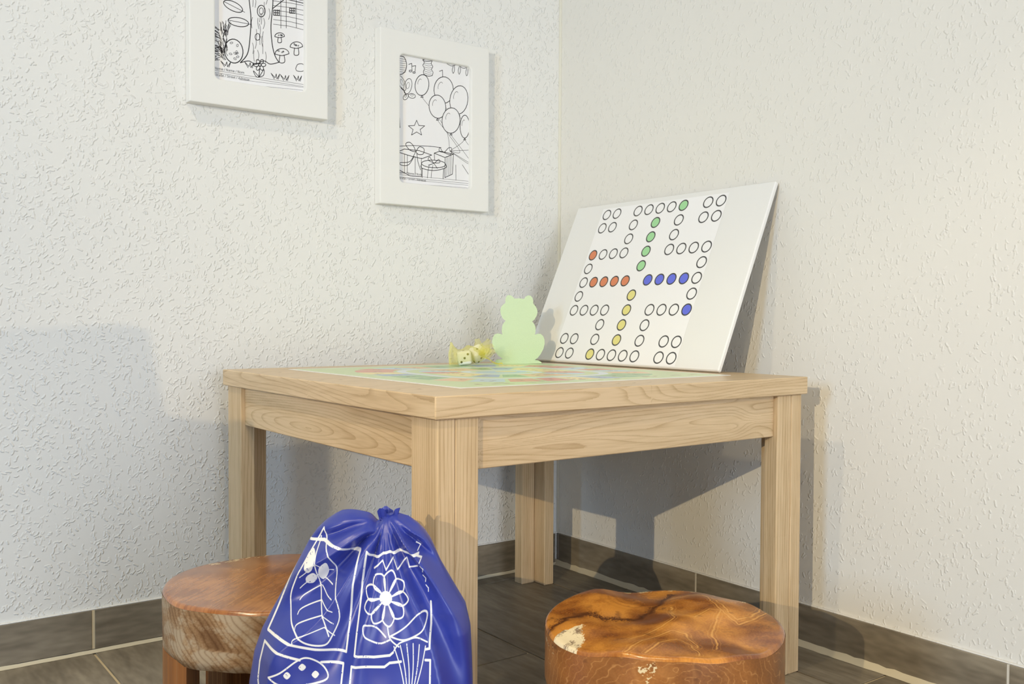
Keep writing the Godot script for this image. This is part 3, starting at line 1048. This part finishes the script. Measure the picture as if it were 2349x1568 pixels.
# teak side, u round the trunk, v down 0..1
func teak_side(seed_: int, weathered: bool) -> Image:
	var w := 1024
	var h := 128
	var a := stretched(256, 32, w, h, seed_, 0.03, 3)
	var b := stretched(512, 64, w, h, seed_ + 1, 0.05, 3)
	var f := noise_field(1024, 128, seed_ + 2, 0.20, 2)
	var img := Image.create(w, h, false, Image.FORMAT_RGB8)
	for y in h:
		for x in w:
			var na := a[y * w + x] / 255.0 - 0.5
			var nb := b[y * w + x] / 255.0 - 0.5
			var nf := f[y * w + x] / 255.0 - 0.5
			var u := float(x) / w
			var v := float(y) / h
			var col: Color
			if weathered:
				var t := u * 90.0 - v * 6.0 + na * 2.0
				var s := absf(t - floorf(t) - 0.5) * 2.0
				var k := 0.45 + na * 0.9 + nf * 0.5
				col = mixc(Color(0.46, 0.34, 0.23), Color(0.66, 0.55, 0.43), k + s * 0.30)
				# greyish bloom in patches
				col = mixc(col, Color(0.70, 0.65, 0.58), clampf((nb + na) * 2.0 + 0.34 + nf * 0.6, 0.0, 0.8))
				col = mixc(col, Color(0.28, 0.17, 0.09), clampf(pow(1.0 - s, 6.0) * 0.35 + maxf(0.0, -na * 1.5 - 0.25), 0.0, 0.8))
			else:
				# growth arcs round a heart on the front
				var p := Vector2((fposmod(u - 0.63 + 0.5, 1.0) - 0.5) * 6.2, (v - 1.05) * 0.62)
				p += Vector2(na, nb) * 0.16
				var d := p.length()
				var t := d * 15.0 + na * 2.0
				var s := absf(t - floorf(t) - 0.5) * 2.0
				var line := clampf((0.16 - s) / 0.16, 0.0, 1.0) * 0.55
				var ray := pow(absf(sin(atan2(p.y, p.x) * 9.0 + nb * 2.0)), 18.0) * clampf(0.9 - d, 0.0, 1.0) * 0.5
				var dark := clampf(maxf(0.0, nb * 1.5 - 0.30), 0.0, 0.6)
				col = mixc(Color(0.47, 0.29, 0.15), Color(0.66, 0.43, 0.22), 0.5 + na * 1.0 + nf * 0.4)
				col = mixc(col, Color(0.85, 0.64, 0.40), line + ray)
				col = mixc(col, Color(0.22, 0.12, 0.06), dark)
				if na + nb * 0.9 + nf * 0.4 > 0.55: col = Color(0.86, 0.78, 0.62)
			img.set_pixel(x, y, col)
	return img

func stool(called_label: String, at: Vector3, rad: float, height: float, top_m: Material, side_m: Material, leg_m: Material, seed_: int, rough_top: float, turn: float, group := "") -> Node3D:
	var s := thing("tree_stump_stool", called_label, "stool", at, group)
	s.rotation.y = turn
	var n := FastNoiseLite.new()
	n.seed = seed_
	n.frequency = 6.0
	n.fractal_octaves = 2
	var seg := 72
	var thick := 0.088
	var radius := func(t: float) -> float: return rad * (1.0 + 0.025 * n.get_noise_2d(cos(t) * 0.12 + 3.0, sin(t) * 0.12))
	var hgt := func(x: float, z: float) -> float:
		var r := Vector2(x, z).length() / rad
		return height - 0.004 + rough_top * n.get_noise_2d(x, z) - 0.004 * r * r
	# seat top
	var m := MB.new(true)
	var rows := []
	var uvs := []
	var rr := [0.002, 0.12, 0.25, 0.38, 0.5, 0.62, 0.72, 0.82, 0.9, 0.95, 0.975]
	for q in rr:
		var row := PackedVector3Array()
		var uv := PackedVector2Array()
		for j in seg:
			var t := -TAU * j / seg
			var r: float = radius.call(t) * q
			row.append(Vector3(cos(t) * r, hgt.call(cos(t) * r, sin(t) * r), sin(t) * r))
			uv.append(Vector2(cos(t) * q, sin(t) * q) * 0.5 + Vector2(0.5, 0.5))
		rows.append(row)
		uvs.append(uv)
	# rounded rim
	for e in [[0.99, -0.0016], [0.9985, -0.0045]]:
		var row := PackedVector3Array()
		var uv := PackedVector2Array()
		for j in seg:
			var t := -TAU * j / seg
			var r: float = radius.call(t) * e[0]
			row.append(Vector3(cos(t) * r, hgt.call(cos(t) * r, sin(t) * r) + e[1], sin(t) * r))
			uv.append(Vector2(cos(t), sin(t)) * e[0] * 0.5 + Vector2(0.5, 0.5))
		rows.append(row)
		uvs.append(uv)
	rows.reverse()
	uvs.reverse()
	m.loft(rows.map(func(r): return flip3(r)), uvs.map(func(r): return flip2(r)))
	obj(s, "seat", m.done(), top_m)
	# seat side and underside
	m = MB.new(true)
	rows = []
	uvs = []
	for k in 9:
		var row := PackedVector3Array()
		var uv := PackedVector2Array()
		for j in seg + 1:
			var t := TAU * j / seg
			var r: float = radius.call(-t if true else t)
			var top: float = hgt.call(cos(t) * r, -sin(t) * r) - 0.0045
			var low := height - thick - 0.006 * n.get_noise_1d(t * 0.25) - (0.010 if k == 8 else 0.0)
			var y := lerpf(top, low, minf(k, 7) / 7.0)
			var shrink := 1.0 if k < 8 else 0.2
			if k == 7: shrink = 0.985
			shrink += 0.004 * n.get_noise_2d(t * 0.4, k * 0.05)
			row.append(Vector3(cos(t) * r * shrink, y + (0.008 if k == 8 else 0.0), -sin(t) * r * shrink))
			uv.append(Vector2(float(j) / seg, minf(k, 7) / 8.0))
		rows.append(row)
		uvs.append(uv)
	rows.reverse()
	uvs.reverse()
	m.loft(rows, uvs, false)
	var side := obj(s, "seat_side", m.done(), side_m)
	side.set_meta("label", "side of the trunk slice")
	# four legs left by a cross cut
	for k in 4:
		var poly := PackedVector2Array()
		var c := 0.048
		var a0 := asin(c / (rad * 0.985))
		for i in 9:
			var t := a0 + (PI / 2 - 2 * a0) * i / 8.0
			poly.append(Vector2(cos(t), sin(t)) * rad * 0.985)
		poly.append(Vector2(c * 1.3, c * 1.9))
		poly.append(Vector2(c * 1.9, c * 1.3))
		var lm := prism(poly, height - thick + 0.004)
		var leg := obj(s, "leg", lm, leg_m)
		leg.rotation = Vector3(-PI / 2, 0, 0)
		leg.basis = Basis(Vector3.UP, PI / 2 * k) * leg.basis
	return s

func flip3(r: PackedVector3Array) -> PackedVector3Array:
	var q := r.duplicate()
	q.reverse()
	return q

func flip2(r: PackedVector2Array) -> PackedVector2Array:
	var q := r.duplicate()
	q.reverse()
	return q

func build_stools():
	var side_warm := textured(teak_side(301, false), 0.28, 0.5)
	var side_grey := textured(teak_side(311, true), 0.5, 0.4)
	var leg_m := textured(teak_side(321, false), 0.35, 0.5)
	leg_m.uv1_scale = Vector3(6, 6, 6)
	var top1 := textured(teak_top(), 0.22, 0.5)
	top1.clearcoat_enabled = true
	top1.clearcoat = 0.3
	top1.clearcoat_roughness = 0.2
	stool("glossy orange-brown teak stump stool with swirling grain and a pale filled knot", Vector3(-0.705, 0, 1.074), 0.1445, 0.266, top1, side_warm, leg_m, 41, 0.010, 0.0)
	var tw := textured(teak_plain(), 0.20, 0.6)
	tw.clearcoat_enabled = true
	tw.clearcoat = 0.6
	tw.clearcoat_roughness = 0.25
	var s := stool("teak stump stool with grey weathered side standing behind the blue bag", Vector3(-1.0235, 0, 0.620), 0.153, 0.266, tw, side_grey, leg_m, 47, 0.002, 0.675)

func teak_plain() -> Image:
	var n := 512
	var a := stretched(128, 128, n, n, 401, 0.03, 3)
	var b := stretched(256, 256, n, n, 402, 0.06, 2)
	var f := stretched(48, 512, n, n, 403, 0.10, 3)
	var img := Image.create(n, n, false, Image.FORMAT_RGB8)
	for y in n:
		for x in n:
			var na := a[y * n + x] / 255.0 - 0.5
			var nf := f[y * n + x] / 255.0 - 0.5
			var nb := b[y * n + x] / 255.0 - 0.5
			var c := mixc(Color(0.52, 0.31, 0.14), Color(0.74, 0.50, 0.26), 0.5 + na * 0.8 + nf * 0.9 + nb * 0.3)
			c = mixc(c, Color(0.30, 0.16, 0.07), clampf(nf * 1.6 - 0.30, 0.0, 0.5))
			var p := Vector2(x, y) / 256.0 - Vector2.ONE
			if p.length() > 0.88 and absf(atan2(p.y, p.x) + 0.9) < 0.35 and nb + nf > 0.06: c = Color(0.87, 0.78, 0.60)
			img.set_pixel(x, y, c)
	return img

# ---------------------------------------------------------------- drawstring bag
const BAG_N := Vector3(-0.592, 0, 0.8055)
const BAG_R := Vector3(0.8058, 0, 0.592)

func bag_profile(y: float) -> Vector3:
	# height -> centre, half width, half depth
	var t := [
		[0.000, 0.0, 0.100, 0.045], [0.006, 0.0, 0.120, 0.062], [0.03, 0.0, 0.130, 0.072], [0.10, 0.0, 0.1335, 0.074], [0.204, 0.0, 0.1318, 0.066],
		[0.238, 0.0015, 0.1287, 0.062], [0.264, 0.005, 0.1236, 0.058], [0.2895, 0.0087, 0.1139, 0.053], [0.315, 0.0077, 0.0991, 0.047], [0.3405, 0.0066, 0.0853, 0.041],
		[0.366, 0.0072, 0.0730, 0.033], [0.379, 0.0077, 0.0640, 0.028], [0.387, 0.0087, 0.0560, 0.021], [0.392, 0.010, 0.0480, 0.013], [0.395, 0.012, 0.0400, 0.0003]]
	for i in t.size() - 1:
		if y <= t[i + 1][0]:
			var k: float = (y - t[i][0]) / (t[i + 1][0] - t[i][0])
			return Vector3(lerpf(t[i][1], t[i + 1][1], k), lerpf(t[i][2], t[i + 1][2], k), lerpf(t[i][3], t[i + 1][3], k))
	return Vector3(0.012, 0.040, 0.0003)

func build_bag():
	var base := EYE + BAG_N * -1.12
	base = Vector3(base.x, 0, base.z) + BAG_R * ((828.0 - 1174.5) / 2193.4 * 1.12)
	var bag := thing("drawstring_bag", "blue nylon drawstring bag with white line print leaning on table leg", "bag", base)
	bag.basis = Basis(BAG_R, Vector3.UP, BAG_N)
	var fn := FastNoiseLite.new()
	fn.seed = 9
	fn.frequency = 7.0
	fn.fractal_octaves = 2
	var m := MB.new(true)
	var rows := []
	var uvs := []
	var around := 220
	var ups := 150
	var knot := Vector2(0.0265, 0.395)
	for i in ups + 1:
		var y := 0.395 * pow(float(i) / ups, 0.9)
		var p := bag_profile(y)
		var row := PackedVector3Array()
		var uv := PackedVector2Array()
		for j in around + 1:
			var t := TAU * j / around
			var cs := cos(t)
			var sn := sin(t)
			var s := p.x + p.y * signf(cs) * pow(absf(cs), 0.85)
			var d := p.z * signf(sn) * pow(absf(sn), 0.75)
			# folds that run down from the gathered neck
			var to := Vector2(s, y) - knot
			var dist := to.length()
			var phi := atan2(to.x, -to.y)
			var front := clampf(absf(sn) * 1.6, 0.0, 1.0)
			var amp := 0.0145 * clampf(dist / 0.04, 0.25, 1.0) * clampf(1.7 - dist / 0.30, 0.55, 1.0) * front * clampf((0.3955 - y) / 0.022, 0.0, 1.0)
			var wob := fn.get_noise_2d(s * 0.7, y * 0.35) * 2.2
			var fold := sin(phi * 11.0 + wob * 1.3 + 0.6) * 0.42 + (1.0 - 2.0 * absf(sin(phi * 7.5 + wob + 1.1))) * 0.50 + sin(phi * 27.0 + wob * 2.0) * 0.20 * clampf(1.3 - dist / 0.16, 0.0, 1.0)
			var crease := fn.get_noise_2d(s * 1.5 + 5.0, y * 1.1) * 0.006 * front * clampf((0.3955 - y) / 0.03, 0.0, 1.0)
			d += signf(sn) * (amp * fold + crease) if absf(sn) > 0.02 else 0.0
			var lean := -0.035 * (y / 0.40) * (y / 0.40)
			# soft humps and the dip beside the knot along the top
			var rise := clampf((y - 0.345) / 0.05, 0.0, 1.0)
			var hump := 0.0050 * exp(-pow((s + 0.018) / 0.022, 2.0)) - 0.0085 * exp(-pow((s - 0.0155) / 0.0065, 2.0)) + 0.0015 * exp(-pow((s - 0.036) / 0.010, 2.0)) - 0.0040 * clampf((s - 0.040) / 0.02, 0.0, 1.0)
			row.append(Vector3(s, y + rise * hump, d + lean))
			uv.append(Vector2((s + 0.15) / 0.30, 1.0 - y / 0.42) if sn >= 0.0 else Vector2(0.002, 0.002))
		rows.append(row)
		uvs.append(uv)
	rows.map(func(r): return r)
	m.loft(rows.map(func(r): return flip3(r)), uvs.map(func(r): return flip2(r)), false)
	# closed bottom
	var br: PackedVector3Array = rows[0]
	for j in around: m.tri_out([Vector3(0, 0, 0), br[j], br[j + 1]], [Vector2(0.002, 0.002), Vector2(0.002, 0.002), Vector2(0.002, 0.002)], Vector3.DOWN)
	var cloth := textured(bag_print(), 0.36, 0.6)
	cloth.rim_enabled = true
	cloth.rim = 0.15
	obj(bag, "bag_body", m.done(), cloth)
	# the gathered ruffle above the knot
	m = MB.new(true)
	rows = []
	uvs = []
	for i in 15:
		var v := i / 14.0
		var row := PackedVector3Array()
		var uv := PackedVector2Array()
		var r0 := lerpf(0.0075, 0.0105, pow(absf(v - 0.42) / 0.58, 0.8)) if v > 0.42 else lerpf(0.0155, 0.0075, v / 0.42)
		for j in 65:
			var t := TAU * j / 64
			var r := r0 * (1.0 + 0.16 * sin(t * 5.0 + v) + 0.10 * sin(t * 9.0))
			var top := 0.004 * sin(t * 3.0 + 1.0) * v
			row.append(Vector3(cos(t) * r * 1.15, v * 0.017 + top, sin(t) * r * 0.8))
			uv.append(Vector2(0.002, 0.002))
		rows.append(row)
		uvs.append(uv)
	m.loft(rows.map(func(r): return flip3(r)), uvs.map(func(r): return flip2(r)), false)
	obj(bag, "neck_ruffle", m.done(), cloth, Vector3(0.0280, 0.382, -0.032))
	# drawstring channel cord, just seen as a light thread round the neck
	var cord := []
	for k in 13:
		var t := TAU * k / 12.0
		cord.append(Vector3(0.0280 + cos(t) * 0.0095, 0.3900 + 0.001 * sin(t * 2.0), -0.030 + sin(t) * 0.0080))
	var cd := obj(bag, "drawstring", tube(cord, 0.0016, 6), plain(Color(0.16, 0.20, 0.56), 0.6))
	cd.set_meta("label", "thin blue drawstring round the neck")

# white line print: window panes with plants. Points are pixels of the photograph's bag, turned to the cloth
func bag_print() -> Image:
	var n := 1280
	var img := Image.create(n, n, false, Image.FORMAT_RGB8)
	img.fill(Color(0.150, 0.215, 0.610))
	var r := RandomNumberGenerator.new()
	r.seed = 3
	var P := func(a: Array) -> Array:
		var o := []
		for i in range(0, a.size(), 2):
			var s := (float(a[i]) - 828.0) * 0.5107e-3
			var y := 0.604 - (float(a[i + 1]) - 784.0) * 0.5107e-3
			o.append(Vector2((s + 0.15) / 0.30, 1.0 - y / 0.42) * n)
		return o
	var W := Color(0.90, 0.91, 0.93)
	var L := func(a: Array, w: float, smooth: bool):
		var q: Array = P.call(a)
		ink(img, smooth_pts(q, false, 6) if smooth else PackedVector2Array(q), w, W)
	var F := func(a: Array): fill_poly(img, smooth_pts(P.call(a), true, 5), W)
	# four panes
	L.call([703, 1248, 740, 1246, 790, 1262, 810, 1268, 828, 1264, 818, 1330, 806, 1476, 740, 1466, 650, 1447, 618, 1443, 650, 1360, 676, 1290], 9.0, false)
	L.call([845, 1262, 862, 1276, 885, 1268, 915, 1266, 960, 1270], 9.0, true)
	L.call([845, 1262, 836, 1330, 832, 1400, 827, 1480, 870, 1483, 905, 1480, 912, 1474], 9.0, false)
	L.call([992, 1374, 994, 1420, 993, 1466, 984, 1468], 9.0, false)
	L.call([707, 1488, 660, 1474, 613, 1466, 604, 1510, 603, 1545, 610, 1568, 625, 1610, 700, 1640, 790, 1645, 798, 1570, 801, 1500, 752, 1496], 9.0, false)
	L.call([815, 1640, 818, 1568, 821, 1503, 894, 1504, 905, 1496, 930, 1494], 9.0, false)
	L.call([984, 1491, 995, 1491, 995, 1568, 990, 1640, 900, 1650, 815, 1640], 9.0, false)
	# pane one: a broad leaf with veins and a curled sprig
	L.call([737, 1220, 720, 1250, 700, 1290, 680, 1330, 668, 1370, 675, 1410, 690, 1430, 720, 1452, 760, 1458, 775, 1440], 6.5, true)
	L.call([737, 1220, 752, 1262, 770, 1300, 780, 1350, 790, 1400, 775, 1440], 6.0, true)
	for k in 6:
		var y := 1290 + k * 26
		L.call([728 + k * 6, y, 705 - k * 2, y + 22, 690, y + 34], 4.0, true)
		L.call([728 + k * 6, y, 748 + k * 5, y + 14, 765 + k * 3, y + 20], 4.0, true)
	L.call([730, 1240, 728, 1300, 745, 1370, 768, 1440], 6.0, true)
	F.call([705, 1275, 716, 1262, 726, 1272, 722, 1300, 710, 1312, 701, 1298])
	F.call([736, 1300, 752, 1288, 756, 1310, 745, 1330, 734, 1322])
	F.call([706, 1322, 722, 1312, 730, 1324, 720, 1338, 705, 1336])
	# pane two: a daisy with a leafy stem
	for k in 9:
		var a := TAU * k / 9.0
		var c := Vector2(893, 1362)
		var q := []
		for p in [Vector2(14, -5), Vector2(40, -15), Vector2(56, 0), Vector2(40, 15), Vector2(14, 5)]:
			var z: Vector2 = c + p.rotated(a) * Vector2(0.9, 1.05)
			q.append_array([z.x, z.y])
		L.call(q, 6.0, true)
	F.call([882, 1350, 893, 1345, 904, 1352, 906, 1366, 896, 1376, 883, 1372, 878, 1360])
	L.call([898, 1420, 905, 1445, 925, 1462], 6.0, true)
	L.call([905, 1440, 940, 1420, 968, 1392, 985, 1398, 975, 1430, 940, 1448, 905, 1440], 6.0, true)
	L.call([895, 1442, 870, 1420, 846, 1416, 850, 1440, 880, 1455, 905, 1447], 6.0, true)
	L.call([862, 1300, 880, 1284, 890, 1302, 905, 1276, 916, 1300, 934, 1280, 940, 1302, 960, 1296], 6.0, false)
	for k in 5: L.call([952 + k * 7, 1250 + k * 22, 962 + k * 6, 1256 + k * 22, 958 + k * 7, 1264 + k * 22], 4.5, false)
	# pane three: two toadstools
	L.call([636, 1528, 664, 1515, 700, 1490, 724, 1484, 752, 1500, 768, 1528, 740, 1540, 700, 1544, 660, 1540, 636, 1528], 6.5, true)
	L.call([688, 1544, 684, 1600, 728, 1600, 722, 1542], 6.5, true)
	for c in [[680, 1520], [712, 1504], [740, 1522]]: F.call([c[0] - 8, c[1], c[0], c[1] - 8, c[0] + 8, c[1], c[0], c[1] + 8])
	L.call([618, 1560, 640, 1548, 664, 1562, 640, 1568, 618, 1560], 5.5, true)
	# pane four: a fan of grass in a bunch
	L.call([914, 1470, 925, 1455, 945, 1448, 965, 1444, 988, 1452], 6.0, true)
	for k in 6: L.call([914 + k * 14, 1470 - absf(k - 2.5) * -2.0 - 14, 930 + k * 9, 1510, 944 + k * 3, 1568], 5.0, true)
	L.call([882, 1568, 890, 1556, 896, 1564], 5.0, true)
	# worn print: tiny gaps
	for k in 2600:
		var c := Vector2(r.randf() * n, r.randf() * n)
		if img.get_pixelv(Vector2i(c)).r > 0.5: fill_poly(img, oval(c, r.randf_range(1, 2.4), r.randf_range(1, 2), 0, 6), Color(0.150, 0.215, 0.610))
	return img

# ---------------------------------------------------------------- small things on the table
func build_frog():
	var raw := [1120, 1206, 1075, 1180, 1105, 1146, 1205, 1136, 1130, 1080, 1075, 1010, 1040, 930, 1033, 850, 1045, 790, 1075, 745, 1120, 731, 1165, 738, 1194, 750, 1185, 690, 1190, 620, 1210, 570, 1246, 532, 1200, 495, 1170, 430, 1160, 360, 1175, 310, 1205, 275, 1240, 250, 1240, 190, 1255, 145, 1285, 124, 1330, 130, 1360, 155, 1385, 181, 1460, 175, 1535, 185, 1560, 150, 1600, 127, 1640, 135, 1670, 170, 1681, 220, 1680, 260, 1715, 295, 1742, 345, 1749, 400, 1735, 450, 1705, 505, 1665, 540, 1695, 575, 1718, 630, 1720, 700, 1707, 750, 1750, 733, 1800, 735, 1840, 770, 1862, 830, 1864, 890, 1845, 970, 1805, 1050, 1760, 1110, 1708, 1148, 1760, 1155, 1812, 1180, 1818, 1202, 1600, 1206, 1190, 1208]
	var pts := PackedVector2Array()
	for i in range(0, raw.size(), 2): pts.append(Vector2((980 + raw[i] / 6.909 - 1194.0) * 0.975e-3, (834.6 - 660 - raw[i + 1] / 6.909) * 0.975e-3))
	var green := plain(Color(0.81, 0.89, 0.745), 0.9, 0.2)
	var gr := NoiseTexture2D.new()
	var fnl := FastNoiseLite.new()
	fnl.seed = 4
	fnl.frequency = 0.09
	gr.noise = fnl
	gr.seamless = true
	gr.width = 256
	gr.height = 256
	green.heightmap_enabled = true
	green.heightmap_texture = gr
	green.heightmap_scale = 0.04
	green.uv1_scale = Vector3(12, 12, 12)
	var f := obj(self, "frog_cutout", prism(pts, 0.014), green, Vector3(-0.2688, H + 0.0009, 0.1935))
	f.basis = Basis(BAG_R, Vector3.UP, BAG_N)
	tag(f, "pale green foam cut-out of a sitting frog standing on the table", "decoration")

func build_pouch():
	var c := Vector3(-0.4145, H + 0.0008, 0.2010)
	var b := Basis(BAG_R, Vector3.UP, BAG_N)
	var white := plain(Color(0.95, 0.95, 0.93), 0.3, 0.5)
	var black := plain(Color(0.06, 0.06, 0.05), 0.4)
	var dies := [[Vector3(-0.008, 0.0168, 0.004), Vector3(0.06, 0.12, 0.12), "white die with black pips lying flat in the yellow pouch"], [Vector3(0.0200, 0.0235, -0.016), Vector3(0.55, 0.75, 0.5), "white die standing on its edge in the yellow pouch"]]
	for d in dies:
		var t := thing("die", d[2], "die", c + b * d[0], "dice in the yellow pouch")
		t.basis = b * Basis.from_euler(d[1])
		obj(t, "die_body", round_box(Vector3.ONE * 0.0300, 0.0058, 4), white)
		var pip := lathe([Vector2(0, -0.0002), Vector2(0.0023, -0.0002), Vector2(0.0025, 0.0002), Vector2(0.0016, 0.0004), Vector2(0.0, 0.0004)], 12)
		var faces := [[Vector3.BACK, [[-1, -1], [0, 0], [1, 1]]], [Vector3.UP, [[0, 0]]], [Vector3.LEFT, [[-1, 1], [1, -1]]], [Vector3.RIGHT, [[-1, -1], [1, 1], [-1, 1], [1, -1], [0, 0]]], [Vector3.FORWARD, [[-1, -1], [1, 1], [-1, 1], [1, -1]]]]
		for f in faces:
			var nrm: Vector3 = f[0]
			var ax := Vector3.UP if absf(nrm.y) < 0.5 else Vector3.BACK
			var ay := nrm.cross(ax)
			for q in f[1]:
				var o := obj(t, "pip", pip, black, nrm * 0.0150 + (ay * q[0] * -1.0 + ax * q[1]) * 0.0076)
				o.basis = Basis(ay, nrm, ay.cross(nrm))
	var p := thing("organza_pouch", "crumpled translucent yellow organza pouch holding dice beside the frog", "pouch", c)
	p.basis = b
	var sheer := plain(Color(0.92, 0.89, 0.36, 0.32), 0.55, 0.4)
	sheer.transparency = BaseMaterial3D.TRANSPARENCY_ALPHA
	sheer.cull_mode = BaseMaterial3D.CULL_DISABLED
	var dense := plain(Color(0.92, 0.88, 0.34, 0.72), 0.6, 0.4)
	dense.transparency = BaseMaterial3D.TRANSPARENCY_ALPHA
	dense.cull_mode = BaseMaterial3D.CULL_DISABLED
	var fn := FastNoiseLite.new()
	fn.seed = 21
	fn.frequency = 26.0
	var m := MB.new(false)
	var rows := []
	var uvs := []
	for i in 19:
		var v := i / 18.0
		var row := PackedVector3Array()
		var uv := PackedVector2Array()
		# along the pouch from the flat left end to the tied neck on the right
		var x := lerpf(-0.0405, 0.036, v)
		var hh: float = [0.044, 0.042, 0.036, 0.034, 0.036, 0.038, 0.036, 0.030, 0.022, 0.012][mini(9, int(v * 9.0))]
		var hn: float = [0.044, 0.042, 0.036, 0.034, 0.036, 0.038, 0.036, 0.030, 0.022, 0.012][mini(9, int(v * 9.0) + 1)]
		hh = lerpf(hh, hn, v * 9.0 - floorf(v * 9.0))
		var dd := 0.026 * sqrt(maxf(0.03, 1.0 - pow(v * 1.05 - 0.35, 2.0) * 2.1)) if v > 0.06 else 0.010
		var lift := 0.014 * pow(v, 4.0)
		for j in 30:
			var t := TAU * j / 30
			var q := Vector3(x, lift + hh * (0.5 + 0.5 * sin(t)), cos(t) * dd)
			q += Vector3(1, 0, 1) * 0.006 * fn.get_noise_3d(q.x, q.y * 1.4, q.z) + Vector3(0, 1, 0) * 0.010 * fn.get_noise_3d(q.x + 2.0, q.y, q.z) * (0.5 + 0.5 * sin(t))
			if v < 0.06: q.y *= 1.0 + 0.22 * sin(t)
			q.y = maxf(q.y, 0.0004)
			row.append(q)
			uv.append(Vector2(v, j / 30.0))
		rows.append(row)
		uvs.append(uv)
	m.loft(rows, uvs)
	obj(p, "pouch_cloth", m.done(), sheer)
	# flaring mouth above the tie: leaf-shaped flaps
	for k in [[0.3, 0.034, 0.6], [1.05, 0.040, 0.3], [1.75, 0.036, -0.3], [0.7, 0.036, -0.5]]:
		m = MB.new(true)
		rows = []
		uvs = []
		var dir := Vector3(cos(k[0]), sin(k[0]), 0)
		var nrm := Vector3(-sin(k[0]), cos(k[0]), 0)
		for i in 8:
			var v := i / 7.0
			var wd := 0.011 * sin(clampf(v * 1.1 + 0.12, 0.0, 1.0) * PI * 0.86) + 0.001
			var row := PackedVector3Array()
			var uv := PackedVector2Array()
			for j in 7:
				var t := j / 6.0 * 2.0 - 1.0
				row.append(dir * v * k[1] + nrm * t * wd + Vector3(0, 0, 0.010 * k[2] * v + 0.0035 * sin(t * 4.0 + v * 3.0)))
				uv.append(Vector2(v, t))
			rows.append(row)
			uvs.append(uv)
		m.loft(rows, uvs, false)
		obj(p, "pouch_flap", m.done(), sheer, Vector3(0.026, 0.021, 0.002))
	var rib := MB.new(true)
	var path := smooth_pts([Vector2(0.034, 0.018), Vector2(0.046, 0.012), Vector2(0.055, 0.005), Vector2(0.066, 0.0022), Vector2(0.072, 0.004), Vector2(0.075, 0.0012)], false, 6)
	rows = []
	uvs = []
	for q in path:
		rows.append(PackedVector3Array([Vector3(q.x, q.y, 0.006 + q.x * 0.06), Vector3(q.x, q.y + 0.0030, 0.0085 + q.x * 0.06)]))
		uvs.append(PackedVector2Array([Vector2(0, 0), Vector2(1, 0)]))
	rib.loft(rows, uvs, false)
	obj(p, "ribbon", rib.done(), dense).set_meta("label", "narrow yellow satin ribbon")

# ---------------------------------------------------------------- things beside the frame for light and shade, some of them added
func build_outside_frame():
	var cloth := plain(Color(0.42, 0.44, 0.46), 0.9, 0.2)
	var a := thing("shade_chair", "unseen grey seat with a stepped back panel added to shade the white wall", "shade_chair", Vector3(-2.75, 0, 1.42))  # unseen, added; its back is shaped to cast the stepped wall shade
	obj(a, "seat", round_box(Vector3(0.46, 0.05, 0.40), 0.02, 3), cloth, Vector3(-0.02, 0.46, 0.20))
	var side := PackedVector2Array([Vector2(-0.24, 0.42), Vector2(0.30, 0.42), Vector2(0.30, 0.918), Vector2(0.188, 0.9418), Vector2(0.107, 0.9586), Vector2(0.090, 1.052), Vector2(-0.0375, 1.047), Vector2(-0.24, 1.040)])
	obj(a, "backrest", prism(side, 0.02), cloth, Vector3(0, 0, -0.02))
	for s in [Vector2(-0.21, 0.03), Vector2(0.17, 0.03), Vector2(-0.21, 0.36), Vector2(0.17, 0.36)]:
		obj(a, "leg", lathe([Vector2(0.0, 0.0), Vector2(0.012, 0.0), Vector2(0.018, 0.44), Vector2(0.0, 0.44)], 12), plain(Color(0.3, 0.2, 0.12), 0.5), Vector3(s.x, 0, s.y))
	var metal := plain(Color(0.7, 0.7, 0.7), 0.35)
	metal.metallic = 1.0
	var l := thing("floor_lamp", "slim metal floor lamp with a small spot head", "lamp", Vector3(key_at.x, 0, key_at.z))
	obj(l, "base", lathe([Vector2(0.0, 0.025), Vector2(0.13, 0.022), Vector2(0.14, 0.0), Vector2(0.0, 0.0)]), metal)
	obj(l, "pole", tube([Vector3(0, 0.02, 0), Vector3(0, 0.8, 0), Vector3(0, key_at.y - 0.05, 0)], 0.011, 10), metal)
	var glow := plain(Color(1, 0.95, 0.85), 0.4)
	glow.emission_enabled = true
	glow.emission = Color(1.0, 0.93, 0.80)
	glow.emission_energy_multiplier = 4.0
	var aim := Basis.looking_at(Vector3(0.0, 0.90, 0.62) - key_at, Vector3.UP)
	var head := obj(l, "lamp_shade", lathe([Vector2(0.0, 0.10), Vector2(0.03, 0.10), Vector2(0.045, 0.02), Vector2(0.045, 0.012)]), metal, Vector3(0, key_at.y, 0))
	head.basis = aim * Basis(Vector3.RIGHT, PI / 2)
	var disc := obj(l, "light_disc", lathe([Vector2(0.0, 0.016), Vector2(0.040, 0.016), Vector2(0.040, 0.020), Vector2(0.0, 0.020)]), glow, Vector3(0, key_at.y, 0))
	disc.basis = head.basis
	var warm := plain(Color(1, 0.95, 0.85), 0.4)
	warm.emission_enabled = true
	warm.emission = Color(1.0, 0.88, 0.66)
	warm.emission_energy_multiplier = 3.0
	for q in downlights:
		var d := thing("ceiling_downlight", q[4], "ceiling light", q[0], "ceiling downlights")
		obj(d, "light_disc", lathe([Vector2(0.0, -0.012), Vector2(0.05, -0.012), Vector2(0.052, -0.004), Vector2(0.0, -0.004)]), warm)
		obj(d, "ring", lathe([Vector2(0.053, -0.002), Vector2(0.053, -0.014), Vector2(0.066, -0.012), Vector2(0.068, 0.0)]), metal)
